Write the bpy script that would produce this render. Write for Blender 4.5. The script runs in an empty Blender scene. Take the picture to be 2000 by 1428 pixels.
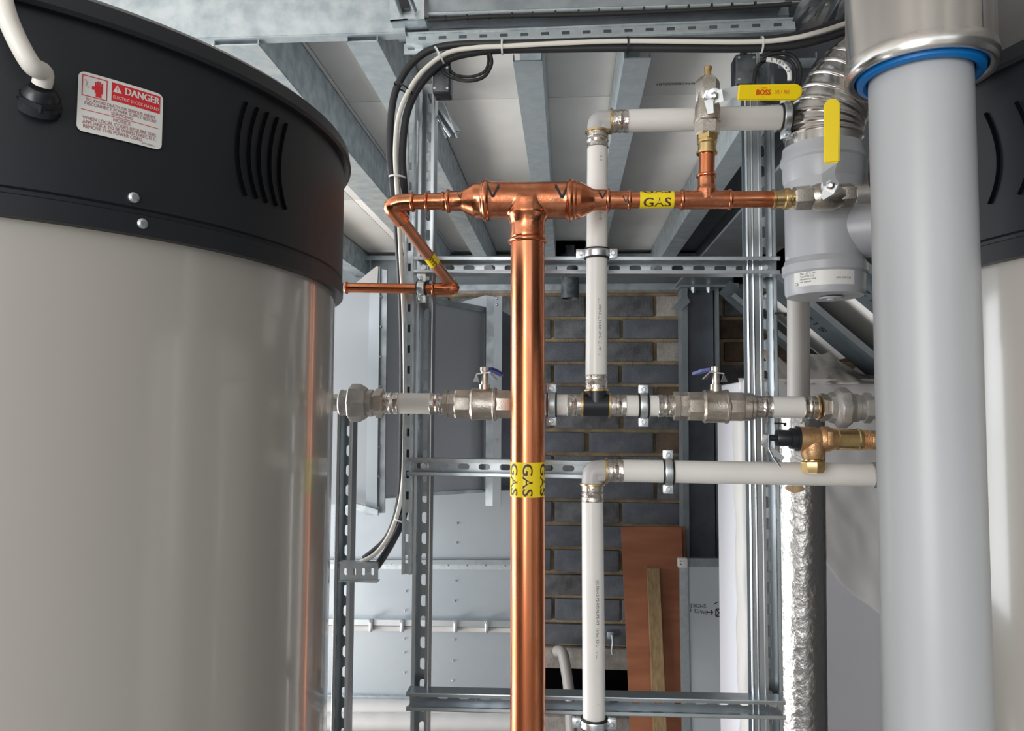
import bpy, bmesh, math, random
from mathutils import Vector, Matrix, noise
R_ = math.radians
random.seed(7)
S = bpy.context.scene
COL = S.collection
# ------------------------------------------------------------------ camera
F, CX, CY = 1480.0, 1000.0, 714.0
yaw = math.atan((1105 - CX) / F); pitch = math.atan(0.060); roll = 0.006
FW = Vector((-math.sin(yaw) * math.cos(pitch), math.cos(yaw) * math.cos(pitch), math.sin(pitch)))
r0 = Vector((math.cos(yaw), math.sin(yaw), 0)); u0 = r0.cross(FW)
RT = r0 * math.cos(roll) + u0 * math.sin(roll); UP = u0 * math.cos(roll) - r0 * math.sin(roll)
CZ = 2.4
CAM = Vector((0, 0, CZ))
cd = bpy.data.cameras.new('camera'); cd.sensor_width = 36; cd.lens = F / 2000 * 36; cd.clip_start = .02
cam = bpy.data.objects.new('camera', cd); COL.objects.link(cam)
m = Matrix((RT, UP, -FW)).transposed().to_4x4(); m.translation = CAM
cam.matrix_world = m; S.camera = cam
# ------------------------------------------------------------------ world and light
S.view_settings.view_transform = 'Standard'; S.view_settings.look = 'None'
S.view_settings.gamma = 1; S.view_settings.use_curve_mapping = False
S.view_settings.exposure = 0.5
w = bpy.data.worlds.new('world'); S.world = w; w.use_nodes = True
wn = w.node_tree.nodes; wl = w.node_tree.links
bg = wn['Background']; bg.inputs[1].default_value = 1.0
tc = wn.new('ShaderNodeTexCoord'); sx = wn.new('ShaderNodeSeparateXYZ'); cr = wn.new('ShaderNodeValToRGB')
wl.new(tc.outputs['Generated'], sx.inputs[0])
mr = wn.new('ShaderNodeMapRange'); mr.inputs[1].default_value = -1; mr.inputs[2].default_value = 1
wl.new(sx.outputs['Z'], mr.inputs[0]); wl.new(mr.outputs[0], cr.inputs[0])
e = cr.color_ramp.elements; e[0].position = .485; e[0].color = (.42, .42, .38, 1); e[1].position = .515; e[1].color = (.93, .96, 1.0, 1)
x = e.new(.8); x.color = (.80, .90, 1.0, 1)
wl.new(cr.outputs[0], bg.inputs[0])
def area(name, loc, target, sx_, sy_, power, col=(1, 1, 1)):
    l = bpy.data.lights.new(name, 'AREA'); l.shape = 'RECTANGLE'; l.size = sx_; l.size_y = sy_; l.energy = power; l.color = col
    o = bpy.data.objects.new(name, l); COL.objects.link(o); o.location = loc
    o.rotation_euler = (Vector(target) - Vector(loc)).to_track_quat('-Z', 'Y').to_euler(); return o
area('daylight_through_side_opening', (-3.4, 2.6, 2.2), (0.3, 3.4, 2.9), 2.4, 2.0, 70, (.93, .97, 1.0))
area('daylight_through_doorway', (-1.7, -2.7, 2.4), (0.2, 2.2, 2.3), 1.9, 2.2, 70, (1.0, .98, .95))

area('ceiling_fill_light', (-3.5, 1.6, .5), (0.2, 3.0, 3.6), 3.5, 1.0, 90, (1.0, .97, .92))  # added low fill lamp, aimed up to brighten the ceiling boards

# ------------------------------------------------------------------ helpers
def at(px, py, Y):
    d = FW * F + RT * (px - CX) - UP * (py - CY)
    return CAM + d * (Y / d.y)
def pz(px, Y): return px * Y / F          # pixel size to metres at depth Y
def ray_cyl(px, py, c, r):
    d = FW * F + RT * (px - CX) - UP * (py - CY)
    A = d.x ** 2 + d.y ** 2; B = -2 * (d.x * c[0] + d.y * c[1]); Cc = c[0] ** 2 + c[1] ** 2 - r * r
    D = max(0, B * B - 4 * A * Cc); t = (-B - math.sqrt(D)) / (2 * A)
    p = CAM + d * t
    return p, math.atan2(p.x - c[0], p.y - c[1])

class MB:
    def __init__(s): s.v = []; s.f = []; s.sm = []
    def add(s, vs, fs, sm=True):
        b = len(s.v); s.v += [Vector(p) for p in vs]
        for f in fs: s.f.append([i + b for i in f]); s.sm.append(sm)
    def box(s, c, size, rot=None, bev=0):
        x, y, z = [q / 2 for q in size]; c = Vector(c)
        if bev <= 0:
            vs = [Vector((a * x, b * y, d * z)) for a in (-1, 1) for b in (-1, 1) for d in (-1, 1)]
            fs = [(0, 1, 3, 2), (4, 6, 7, 5), (0, 4, 5, 1), (2, 3, 7, 6), (0, 2, 6, 4), (1, 5, 7, 3)]
        else:
            bm = bmesh.new(); bmesh.ops.create_cube(bm, size=1)
            for v in bm.verts: v.co = Vector((v.co.x * 2 * x, v.co.y * 2 * y, v.co.z * 2 * z))
            bmesh.ops.bevel(bm, geom=bm.edges[:], offset=bev, segments=2, profile=.5, affect='EDGES')
            bm.verts.index_update()
            vs = [v.co.copy() for v in bm.verts]; fs = [[v.index for v in f.verts] for f in bm.faces]; bm.free()
        if rot is not None: vs = [rot @ v for v in vs]
        s.add([v + c for v in vs], fs, bev > 0)
        return s
    def hexa(s, a, b):   # a, b: two quads (lists of 4 points) joined into a solid
        vs = list(a) + list(b)
        s.add(vs, [(0, 1, 2, 3), (7, 6, 5, 4)] + [(i, i + 4, (i + 1) % 4 + 4, (i + 1) % 4) for i in range(4)], False); return s
    def lathe(s, p0, d, prof, seg=32, phase=0.0, caps=True, sm=True):
        d = Vector(d).normalized(); ref = Vector((0, 0, 1)) if abs(d.z) < .9 else Vector((0, -1, 0))
        e1 = (ref - d * ref.dot(d)).normalized(); e2 = d.cross(e1); p0 = Vector(p0)
        vs = []; fs = []
        for t, r in prof:
            for k in range(seg):
                a = 2 * math.pi * (k + phase) / seg
                vs.append(p0 + d * t + (e1 * math.cos(a) + e2 * math.sin(a)) * max(r, 1e-5))
        for i in range(len(prof) - 1):
            for k in range(seg):
                k2 = (k + 1) % seg
                fs.append((i * seg + k, i * seg + k2, (i + 1) * seg + k2, (i + 1) * seg + k))
        if caps:
            fs.append(tuple(range(seg - 1, -1, -1))); n = (len(prof) - 1) * seg; fs.append(tuple(n + k for k in range(seg)))
        s.add(vs, fs, sm); return s
    def tube(s, pts, r, seg=14, smooth=3, caps=True):
        pts = [Vector(p) for p in pts]
        if smooth > 1 and len(pts) > 2:
            o = []
            for i in range(len(pts) - 1):
                p0 = pts[max(i - 1, 0)]; p1 = pts[i]; p2 = pts[i + 1]; p3 = pts[min(i + 2, len(pts) - 1)]
                for k in range(smooth):
                    t = k / smooth
                    o.append(.5 * ((2 * p1) + (p2 - p0) * t + (2 * p0 - 5 * p1 + 4 * p2 - p3) * t * t + (3 * p1 - p0 - 3 * p2 + p3) * t ** 3))
            o.append(pts[-1]); pts = o
        vs = []; fs = []; n = None
        for i, p in enumerate(pts):
            d = (pts[min(i + 1, len(pts) - 1)] - pts[max(i - 1, 0)]).normalized()
            if n is None: n = (Vector((0, 0, 1)) if abs(d.z) < .9 else Vector((0, 1, 0)))
            n = (n - d * n.dot(d)).normalized(); b = d.cross(n)
            rr = r(i / (len(pts) - 1)) if callable(r) else r
            for k in range(seg):
                a = 2 * math.pi * k / seg; vs.append(p + (n * math.cos(a) + b * math.sin(a)) * rr)
        for i in range(len(pts) - 1):
            for k in range(seg):
                k2 = (k + 1) % seg; fs.append((i * seg + k, i * seg + k2, (i + 1) * seg + k2, (i + 1) * seg + k))
        if caps:
            fs.append(tuple(range(seg - 1, -1, -1))); q = (len(pts) - 1) * seg; fs.append(tuple(q + k for k in range(seg)))
        s.add(vs, fs); return s
    def plate(s, o, u, v, L, W, T, pitch=0, sl=.028, sw=.014, rnd=True, off=0.0, start=None, square=False):
        """slotted sheet: o corner, u length dir, v width dir; slots of sl x sw at every pitch"""
        u = Vector(u).normalized(); v = Vector(v).normalized(); n = u.cross(v); o = Vector(o)
        vs = []; fs = []
        def P(a, b, h=0): vs.append(o + u * a + v * b + n * h); return len(vs) - 1
        def solid_rect(a0, a1, b0, b1):
            q = [P(a0, b0), P(a1, b0), P(a1, b1), P(a0, b1)]; q2 = [P(a0, b0, T), P(a1, b0, T), P(a1, b1, T), P(a0, b1, T)]
            fs.append(q[::-1]); fs.append(q2)
            for i in range(4): j = (i + 1) % 4; fs.append((q[i], q[j], q2[j], q2[i]))
        if not pitch: solid_rect(0, L, 0, W)
        else:
            N = int(L // pitch); x0 = (L - N * pitch) / 2
            if x0 > 1e-4: solid_rect(0, x0, 0, W); solid_rect(L - x0, L, 0, W)
            r = sw / 2 if rnd else sw * .12
            inner = []
            hx, hy = sl / 2, sw / 2; K = 4 if rnd else 2
            for cxs, cys, a0 in ((hx - r, hy - r, 0), (-hx + r, hy - r, 90), (-hx + r, -hy + r, 180), (hx - r, -hy + r, 270)):
                for k in range(K + 1):
                    a = R_(a0 + 90 * k / K); inner.append((cxs + r * math.cos(a), cys + r * math.sin(a)))
            n_ = len(inner); h = pitch / 2; w2 = W / 2
            outer = []
            for q, (ix, iy) in enumerate(inner):
                c = q // (K + 1); k = q % (K + 1)
                sxn = 1 if c in (0, 3) else -1; syn = 1 if c in (0, 1) else -1
                # spread over the rectangle's corner
                ang = k / K
                if c in (0, 2): fx, fy = (1, ang * 2) if ang < .5 else (2 - ang * 2, 1)
                else: fx, fy = (ang * 2, 1) if ang < .5 else (1, 2 - ang * 2)
                ex = hx * .6; ey = max(off, 0) * 0 + (hy * .6)
                outer.append((sxn * (ex + (h - ex) * fx), (off_y(syn, ey, w2, off, fy))))
            for i in range(N):
                cxx = x0 + h + i * pitch; cyy = w2 + off
                a = [P(cxx + p[0], cyy + p[1]) for p in inner]; b = [P(cxx + p[0], w2 + p[1]) for p in outer]
                a2 = [P(cxx + p[0], cyy + p[1], T) for p in inner]; b2 = [P(cxx + p[0], w2 + p[1], T) for p in outer]
                for k in range(n_):
                    j = (k + 1) % n_
                    fs.append((a[k], a[j], b[j], b[k])); fs.append((a2[k], b2[k], b2[j], a2[j])); fs.append((a[k], a2[k], a2[j], a[j]))
            for b0 in (0, W):
                q = [P(0, b0), P(L, b0), P(L, b0, T), P(0, b0, T)]; fs.append(q if b0 == 0 else q[::-1])
        s.add(vs, fs, False); return s
    def build(s, name, mat, parent=None, loc=None, sharp=34, label=None, kind=None, mods=None):
        me = bpy.data.meshes.new(name); 
        o3 = Vector(loc) if loc is not None else None
        P = [tuple(v - o3) for v in s.v] if o3 else [tuple(v) for v in s.v]
        me.from_pydata(P, [], s.f); me.polygons.foreach_set('use_smooth', s.sm); me.update()
        if any(s.sm): me.set_sharp_from_angle(angle=R_(sharp))
        o = bpy.data.objects.new(name, me); COL.objects.link(o)
        if mat: me.materials.append(M[mat] if isinstance(mat, str) else mat)
        if o3: o.location = o3
        if parent is not None:
            o.parent = parent; par = parent; acc = Matrix.Identity(4)
            w_ = Vector((0, 0, 0)); 
            while par is not None: w_ = w_ + par.location; par = par.parent
            o.location = (o3 if o3 else Vector((0, 0, 0))) - w_
        if label: o['label'] = label
        if kind: o['kind'] = kind
        return o
def off_y(syn, ey, w2, off, fy):
    return syn * w2 if fy >= 1 else (off + syn * ey) + (syn * w2 - (off + syn * ey)) * fy
def thing(name, loc, label, cat, group=None):
    o = bpy.data.objects.new(name, None); COL.objects.link(o); o.location = loc; o.empty_display_size = .05
    o['label'] = label; o['category'] = cat
    if group: o['group'] = group
    return o
def tag(o, label, cat, group=None):
    o['label'] = label; o['category'] = cat
    if group: o['group'] = group
    return o
def struct(o): o['kind'] = 'structure'; return o

# ------------------------------------------------------------------ materials
M = {}
def mat(name, col, rough=.5, metal=0.0, var=0.0, vscale=20, bump=0.0, bscale=60, stretch=(1, 1, 1), col2=None, coat=0.0, trans=0.0, spec=.5, rvar=0.0, detail=4, ramp=(.35, .65)):
    m = bpy.data.materials.new(name); m.use_nodes = True; nt = m.node_tree; n = nt.nodes; l = nt.links
    b = n['Principled BSDF']; b.inputs['Base Color'].default_value = (*col, 1); b.inputs['Roughness'].default_value = rough
    b.inputs['Metallic'].default_value = metal; b.inputs['Coat Weight'].default_value = coat; b.inputs['Coat Roughness'].default_value = .08
    b.inputs['Specular IOR Level'].default_value = spec
    if trans: b.inputs['Transmission Weight'].default_value = trans
    if var or col2 or bump or rvar:
        t = n.new('ShaderNodeTexCoord'); mp = n.new('ShaderNodeMapping'); mp.inputs['Scale'].default_value = stretch
        l.new(t.outputs['Object'], mp.inputs[0])
    if var or col2 or rvar:
        nz = n.new('ShaderNodeTexNoise'); nz.inputs['Scale'].default_value = vscale; nz.inputs['Detail'].default_value = detail
        l.new(mp.outputs[0], nz.inputs['Vector'])
        rp = n.new('ShaderNodeMapRange'); rp.inputs[1].default_value = ramp[0]; rp.inputs[2].default_value = ramp[1]
        l.new(nz.outputs['Fac'], rp.inputs[0])
        if var or col2:
            mx = n.new('ShaderNodeMix'); mx.data_type = 'RGBA'
            c2 = col2 if col2 else tuple(c * (1 - var) for c in col)
            mx.inputs[6].default_value = (*col, 1); mx.inputs[7].default_value = (*c2, 1)
            l.new(rp.outputs[0], mx.inputs[0]); l.new(mx.outputs[2], b.inputs['Base Color'])
        if rvar:
            r2 = n.new('ShaderNodeMapRange'); r2.inputs[3].default_value = rough - rvar; r2.inputs[4].default_value = rough + rvar
            l.new(rp.outputs[0], r2.inputs[0]); l.new(r2.outputs[0], b.inputs['Roughness'])
    if bump:
        n2 = n.new('ShaderNodeTexNoise'); n2.inputs['Scale'].default_value = bscale; n2.inputs['Detail'].default_value = 5
        l.new(mp.outputs[0], n2.inputs['Vector']); bp = n.new('ShaderNodeBump'); bp.inputs['Strength'].default_value = bump; bp.inputs['Distance'].default_value = .01
        l.new(n2.outputs['Fac'], bp.inputs['Height']); l.new(bp.outputs[0], b.inputs['Normal'])
    M[name] = m; return m
mat('copper', (.74, .28, .14), .27, 1.0, col2=(.56, .17, .075), vscale=9, stretch=(4, 4, .6), rvar=.07, detail=6)
mat('copper_fitting', (.76, .30, .16), .22, 1.0, col2=(.54, .17, .08), vscale=30, rvar=.08, bump=.10, bscale=55)
mat('copper_dull', (.55, .27, .18), .42, 1.0, var=.2, vscale=20)
mat('galvanised', (.62, .67, .70), .42, .9, col2=(.46, .52, .55), vscale=34, rvar=.08, detail=8)
mat('galvanised_dark', (.40, .44, .47), .48, .85, col2=(.28, .31, .34), vscale=14, rvar=.08)
mat('galvanised_joist', (.56, .61, .64), .50, .55, col2=(.38, .44, .48), vscale=22, rvar=.1, detail=9)
mat('strut_steel', (.52, .56, .59), .30, .95, col2=(.42, .455, .48), vscale=18, stretch=(1, 1, .4), rvar=.03)
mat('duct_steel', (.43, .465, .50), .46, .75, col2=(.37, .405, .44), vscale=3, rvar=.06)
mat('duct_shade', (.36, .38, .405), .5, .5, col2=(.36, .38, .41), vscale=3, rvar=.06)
mat('zinc_bright', (.68, .72, .75), .34, 1.0, var=.08, vscale=30, rvar=.03)
mat('stainless', (.72, .69, .66), .24, 1.0, var=.15, vscale=6, stretch=(6, 6, .4), rvar=.06)
mat('press_sleeve', (.72, .68, .64), .26, 1.0, col2=(.50, .46, .42), vscale=60, rvar=.08, bump=.25, bscale=110)
mat('nickel', (.66, .60, .53), .34, 1.0, var=.18, vscale=50, rvar=.05, bump=.12, bscale=260)
mat('zinc_lever', (.50, .52, .53), .42, .9, var=.1, vscale=30)
mat('union_grey', (.50, .48, .46), .46, .7, var=.2, vscale=40, bump=.1, bscale=200)
mat('brass', (.80, .58, .28), .28, 1.0, var=.25, vscale=40, rvar=.06)
mat('bronze', (.68, .42, .22), .42, .9, var=.2, vscale=50, bump=.15, bscale=300)
mat('white_pipe', (.76, .74, .71), .32, 0, var=.05, vscale=8)
mat('grey_plastic', (.42, .43, .46), .34, 0, var=.06, vscale=6)
mat('grey_pipe', (.385, .395, .41), .36, 0, var=.05, vscale=4)
mat('elbow_grey', (.44, .43, .43), .4, 0)
mat('soil_grey', (.40, .38, .36), .45, 0)
mat('black_plastic', (.012, .014, .018), .34, 0, spec=.5)
mat('black_cover', (.009, .011, .015), .44, 0, bump=.04, bscale=900)
mat('black_deep', (.002, .002, .003), .9, 0, spec=.05)
mat('rubber', (.012, .012, .013), .6, 0)
mat('conduit', (.022, .022, .026), .5, 0)
mat('pvc_dark', (.035, .040, .048), .4, 0, col2=(.09, .10, .11), vscale=30)
mat('white_cable', (.78, .75, .69), .4, 0)
mat('cable_tie_white', (.75, .75, .74), .35, 0)
mat('enamel', (.43, .405, .37), .20, .0, var=.03, vscale=2, coat=.8)
mat('ceiling_board', (.84, .82, .79), .75, 0, col2=(.76, .735, .71), vscale=3, bump=.05, bscale=30)
mat('mortar', (.40, .30, .18), .9, 0, col2=(.22, .17, .11), vscale=9, bump=.6, bscale=70)
mat('brick_blue', (.060, .068, .085), .72, 0, col2=(.11, .115, .13), vscale=9, bump=.3, bscale=80)
mat('brick_grey', (.13, .13, .135), .8, 0, col2=(.06, .06, .065), vscale=14, bump=.4, bscale=80)
mat('brick_pale', (.30, .27, .24), .85, 0, col2=(.20, .18, .16), vscale=14, bump=.5, bscale=80)
mat('brick_brown', (.12, .075, .045), .85, 0, col2=(.05, .035, .025), vscale=12, bump=.5, bscale=80)
mat('concrete', (.33, .29, .26), .9, 0, col2=(.20, .18, .165), vscale=12, bump=.5, bscale=60)
mat('floor_concrete', (.30, .29, .28), .85, 0, col2=(.22, .21, .20), vscale=4)
mat('yellow_tape', (.90, .68, .01), .3, 0)
mat('yellow_grip', (.90, .66, .0), .35, 0)
mat('tape_ink', (.07, .02, .01), .5, 0)
mat('marker_ink', (.02, .02, .03), .5, 0)
mat('red_ink', (.62, .02, .03), .45, 0)
mat('faded_red', (.50, .24, .23), .5, 0)
mat('orange_ink', (.80, .10, .01), .45, 0)
mat('label_white', (.72, .71, .69), .4, 0)
mat('blue_seal', (.0, .16, .50), .4, 0)
mat('blue_grip', (.02, .03, .22), .4, 0)
mat('plywood', (.36, .13, .06), .6, 0, col2=(.27, .09, .04), vscale=3, stretch=(1, 1, 5))
mat('pine', (.36, .25, .13), .65, 0, col2=(.24, .15, .07), vscale=9, stretch=(8, 8, .7))
mat('whiteboard', (.48, .52, .56), .22, 0, var=.06, vscale=3)
mat('unit_white', (.64, .64, .69), .35, 0)
mat('foil', (.58, .57, .56), .30, 1.0, bump=.5, bscale=45, col2=(.60, .59, .58), vscale=20)
mat('wrap_white', (.50, .485, .475), .5, 0, bump=.25, bscale=12)
mat('purlin_dark', (.10, .125, .14), .5, .4, var=.3, vscale=10)
mat('steel_paint', (.13, .145, .17), .42, .35, col2=(.09, .10, .12), vscale=6)
mat('steel_edge', (.24, .27, .29), .42, .35, var=.2, vscale=8)
mat('orange_mark', (.85, .45, .02), .5, 0)
# clear film
fm = mat('film', (.86, .84, .82), .22, 0, bump=.6, bscale=9); b = fm.node_tree.nodes['Principled BSDF']; b.inputs['Alpha'].default_value = .34
fm2 = mat('film_crumple', (.30, .27, .24), .25, 0, bump=.8, bscale=14); fm2.node_tree.nodes['Principled BSDF'].inputs['Alpha'].default_value = .85
# copper riser heat tint
nt = M['copper'].node_tree

# ------------------------------------------------------------------ text
_tc = {}
def text2d(s, size=1.0, bold=0.0, align='CENTER'):
    k = (s, bold, align)
    if k not in _tc:
        c = bpy.data.curves.new('t', 'FONT'); c.body = s; c.size = 1; c.align_x = align; c.align_y = 'CENTER'; c.offset = bold; c.resolution_u = 3
        o = bpy.data.objects.new('t', c); COL.objects.link(o)
        bpy.context.view_layer.update(); dg = bpy.context.evaluated_depsgraph_get()
        me = o.evaluated_get(dg).to_mesh(); _tc[k] = ([tuple(v.co)[:2] for v in me.vertices], [tuple(p.vertices) for p in me.polygons])
        bpy.data.objects.remove(o); bpy.data.curves.remove(c)
    v, f = _tc[k]; return [(a * size, b * size) for a, b in v], f
def fit_text(mb, s, width, fn, height=None, **kw):
    v, f = text2d(s, 1.0, 0.0, 'CENTER'); w0 = max(a for a, b in v) - min(a for a, b in v)
    size = height or width / w0; put_text(mb, s, size, fn, sx=width / (w0 * size), **kw)
def put_text(mb, s, size, fn, rot=0, bold=0.0, align='CENTER', dx=0, dy=0, sx=1.0):
    v, f = text2d(s, size, 0.0, align)
    c, n = math.cos(rot), math.sin(rot)
    shifts = (0,) if not bold else (-bold * size * .9, 0, bold * size * .9)
    for sh in shifts:
        pts = []
        for a, b in v:
            q = a * sx + sh
            pts.append(fn(q * c - b * n + dx, q * n + b * c + dy))
        mb.add(pts, f, False)
def wrap(Cc, axis, r, facing, lift=.0006):
    """map (along axis, around) on a cylinder; facing = direction of the zero line; +around = axis x facing"""
    axis = Vector(axis).normalized(); e1 = Vector(facing); e1 = (e1 - axis * e1.dot(axis)).normalized(); e2 = axis.cross(e1); Cc = Vector(Cc)
    return lambda a, c: Cc + axis * a + (e1 * math.cos(c / r) + e2 * math.sin(c / r)) * (r + lift)
def patch(mb, fn, a0, a1, c0, c1, n=16, m=1):
    vs = [fn(a0 + (a1 - a0) * j / m, c0 + (c1 - c0) * i / n) for i in range(n + 1) for j in range(m + 1)]
    mb.add(vs, [(i * (m + 1) + j, (i + 1) * (m + 1) + j, (i + 1) * (m + 1) + j + 1, i * (m + 1) + j + 1) for i in range(n) for j in range(m)])

def cam_dir(p): return (CAM - Vector(p)).normalized()

# ================================================================== SETTING
WY = 5.05
mb = MB(); mb.box((0, 1.0, -.05), (9, 10, .1)); struct(mb.build('floor', 'floor_concrete'))
# brick wall: recessed mortar bed + proud bricks
mb = MB(); zt = at(1100, 573, WY).z; zb = at(1100, 1262, WY).z
mb.box((-.0, WY + .12, (zt + zb) / 2), (5.2, .2, zt - zb)); wall = struct(mb.build('wall_back', 'mortar'))
mb = MB(); mb.box((-.0, WY + .12, at(1100, 566, WY).z + .005), (5.2, .24, .055)); mb.build('coping', 'concrete', wall)
rows = [576, 622, 665, 709, 752, 797, 841, 887, 932, 977, 1024, 1071, 1120, 1167, 1216, 1261]
for i in range(len(rows) - 1):
    zt_ = at(1150, rows[i] + 3.5, WY).z; zb_ = at(1150, rows[i + 1] - 3.5, WY).z
    x0 = 1080 if i % 2 else 1146
    if i == 0: x0 = 1146
    for k in range(-4, 6):
        xa = x0 + 133 * k + 3.5 + random.uniform(-1.5, 1.5); xb = x0 + 133 * (k + 1) - 3.5 + random.uniform(-1.5, 1.5)
        if xa > 1760 or xb < 640: continue
        if xb < 960 and rows[i] > 640: continue
        py = (rows[i] + rows[i + 1]) / 2
        a = at(xa, py, WY).x; bx = at(xb, py, WY).x
        mt = random.choice(['brick_blue', 'brick_blue', 'brick_blue', 'brick_grey'])
        if i == 0: mt = 'brick_grey' if k != 1 else 'concrete'
        if xa > 1276 and xa < 1400: mt = {2: 'brick_pale', 4: 'brick_brown', 6: 'brick_brown', 1: 'brick_blue'}.get(i, mt)
        if xa > 1330: mt = random.choice(['brick_brown', 'brick_brown', 'brick_grey'])
        d = .014 + random.uniform(-.004, .004)
        mb = MB(); cc = Vector(((a + bx) / 2, WY + .012 - d / 2, (zt_ + zb_) / 2)); mb.box((0, 0, 0), (bx - a, d + .02, zt_ - zb_), bev=.004)
        o = mb.build('brick', mt, wall); o.location = cc
# concrete ledge under the bricks, recess below with its darkness put in as black colour
mb = MB(); z1 = at(1100, 1263, WY).z; z2 = at(1100, 1303, WY).z
mb.box((0, WY + .1, (z1 + z2) / 2), (5.2, .26, z1 - z2), bev=.006); struct(mb.build('trim_1', 'concrete'))
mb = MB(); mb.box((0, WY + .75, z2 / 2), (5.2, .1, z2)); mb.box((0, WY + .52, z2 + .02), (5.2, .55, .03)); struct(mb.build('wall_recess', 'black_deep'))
mb = MB(); mb.box((.2, WY + .1, at(1280, 1400, WY).z - .25), (1.1, .3, .5), bev=.02); struct(mb.build('trim_2', 'concrete'))
mb = MB(); mb.box((2.65, 1.0, 1.9), (.1, 9.0, 3.8)); struct(mb.build('wall_right', 'brick_grey'))
# ceiling boards
ZJ = CZ + .90; ZB = CZ + 1.055
mb = MB(); mb.box((0, 1.75, ZB + .30), (5.6, 7.1, .1)); ceil = struct(mb.build('ceiling', 'ceiling_board'))
ys = [-1.7, -.5, .7, 2.62, 4.34]
jx = [-1.72, -1.39, -1.07, -.75, -.463, -.09, .184, .60, 1.0, 1.4, 1.8, 2.2]
yj = at(1100, 180, 1).z - CZ
ysp = .5
ylist = [-1.75]; seam = (ZB - CZ) / ((803 - 180) / 1480)    # the seam seen at y = 180
ylist = [seam - 3.6, seam - 2.4, seam - 1.2, seam, seam + 1.2, seam + 2.4, 5.2]
for i in range(len(ylist) - 1):
    for j in range(len(jx) - 1):
        if ylist[i + 1] < 0 or jx[j] > 1.3: continue
        a0, a1 = jx[j], jx[j + 1]
        mb = MB(); mb.box((0, 0, 0), (a1 - a0 - .004, ylist[i + 1] - ylist[i] - .004, .02), bev=.002)
        o = mb.build('ceiling_board', 'ceiling_board', ceil); o.location = ((a0 + a1) / 2, (ylist[i] + ylist[i + 1]) / 2, ZB + .012 + random.uniform(0, .002))
mb = MB()
# joists: cold-formed channels running away from the camera
def joist(xl, xr, side, label, y0=1.90, y1=5.02):
    t = thing('ceiling_joist', ((xl + xr) / 2, y0, ZJ), label, 'joist', 'galvanised joists under the ceiling boards')
    L = y1 - y0; yc = (y0 + y1) / 2
    wx = xr if side > 0 else xl
    mb = MB(); mb.box(((xl + xr) / 2, yc, ZJ + .0015), (xr - xl, L, .003)); mb.build('bottom_flange', 'galvanised_joist', t)
    mb = MB(); mb.box((wx - side * .0015, yc, (ZJ + ZB) / 2), (.003, L, ZB - ZJ - .004)); mb.build('web', 'galvanised_joist', t)
    mb = MB(); mb.box(((xl + xr) / 2, yc, ZB - .0025), (xr - xl, L, .003)); mb.build('top_flange', 'galvanised_joist', t)
    ox = xl if side > 0 else xr
    mb = MB(); mb.box((ox + side * .0015, yc, ZJ + .010), (.003, L, .018)); mb.build('lip', 'galvanised_joist', t)
def jpx(a, b, py):
    Y = .9 * F / (803 - py); return at(a, py, Y).x, at(b, py, Y).x
joist(-1.42, -1.33, 1, 'galvanised ceiling joist furthest left, behind the heater cap', y0=1.775)
a, b_ = jpx(437, 523, 75); joist(a, b_, 1, 'galvanised ceiling joist that meets the heater rim at upper left', y0=1.775)
a, b_ = jpx(685, 745, 67); joist(a, b_, 1, 'galvanised ceiling joist running behind the cable bend at upper left', y0=1.775)
a, b_ = jpx(1002, 1059, 102); joist(a, b_, 1, 'galvanised ceiling joist above the big copper tee')
a, b_ = jpx(1219, 1272, 102); joist(a, b_, -1, 'galvanised ceiling joist behind the grey elbow of the white pipe')
mb = MB(); cpx = at(1338, 171, 2.25); zc_ = ZB + .0005; put_text(mb, 'UN4180080781', .021, lambda a, b: Vector((cpx.x + a, 1.055 / math.tan(math.atan((CY - 171) / F) + .06) + b, zc_)), rot=R_(180)); mb.build('faint_board_print', 'marker_ink', ceil)
a, b_ = jpx(1350, 1387, 407); joist(a, b_, -1, 'galvanised ceiling joist just left of the steel roof beam', y0=1.93)
# wall head beam
mb = MB(); z1 = at(900, 501, WY - .1).z; z2 = at(900, 560, WY - .1).z
t = thing('wall_head_channel', (-.2, WY - .1, z2), 'grey steel channel lying along the top of the brick wall', 'beam')
mb.box((-.35, WY - .02, (z1 + z2) / 2), (2.9, .006, z1 - z2)); mb.build('web', 'steel_edge', t)
mb = MB(); mb.box((-.35, WY - .07, z1), (2.9, .11, .008)); mb.box((-.35, WY - .13, z1 - .012), (2.9, .006, .03)); mb.build('top_flange', 'galvanised_dark', t)
mb = MB(); mb.box((-.35, WY - .09, z2), (2.9, .15, .008)); mb.box((-.35, WY - .165, z2 - .018), (2.9, .006, .04)); mb.build('bottom_flange', 'galvanised_dark', t)
# black sheet, coloured to stand for the dark void above the wall
mb = MB(); mb.box((.2, WY + .1, ZJ + .0), (4.2, .04, .6)); struct(mb.build('upper_void_sheet', 'black_deep'))
# roof steel beam over the column
Zs = at(1345, 565, WY - .1).z; xl = at(1314, 565, WY - .1).x; xr = at(1404, 565, WY - .1).x
t = thing('roof_beam', ((xl + xr) / 2, 3, Zs), 'dark grey painted steel roof beam running over the column', 'beam')
mb = MB(); mb.box(((xl + xr) / 2, 3.45, Zs + .006), (xr - xl, 3.1, .012)); mb.build('bottom_flange', 'steel_edge', t)
mb = MB(); mb.box(((xl + xr) / 2, 3.45, Zs + .13), (.01, 3.1, .24)); mb.build('web', 'steel_paint', t)
mb = MB(); mb.box(((xl + xr) / 2, 3.45, Zs + .255), (xr - xl, 3.1, .012)); mb.build('top_flange', 'steel_edge', t)
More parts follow.
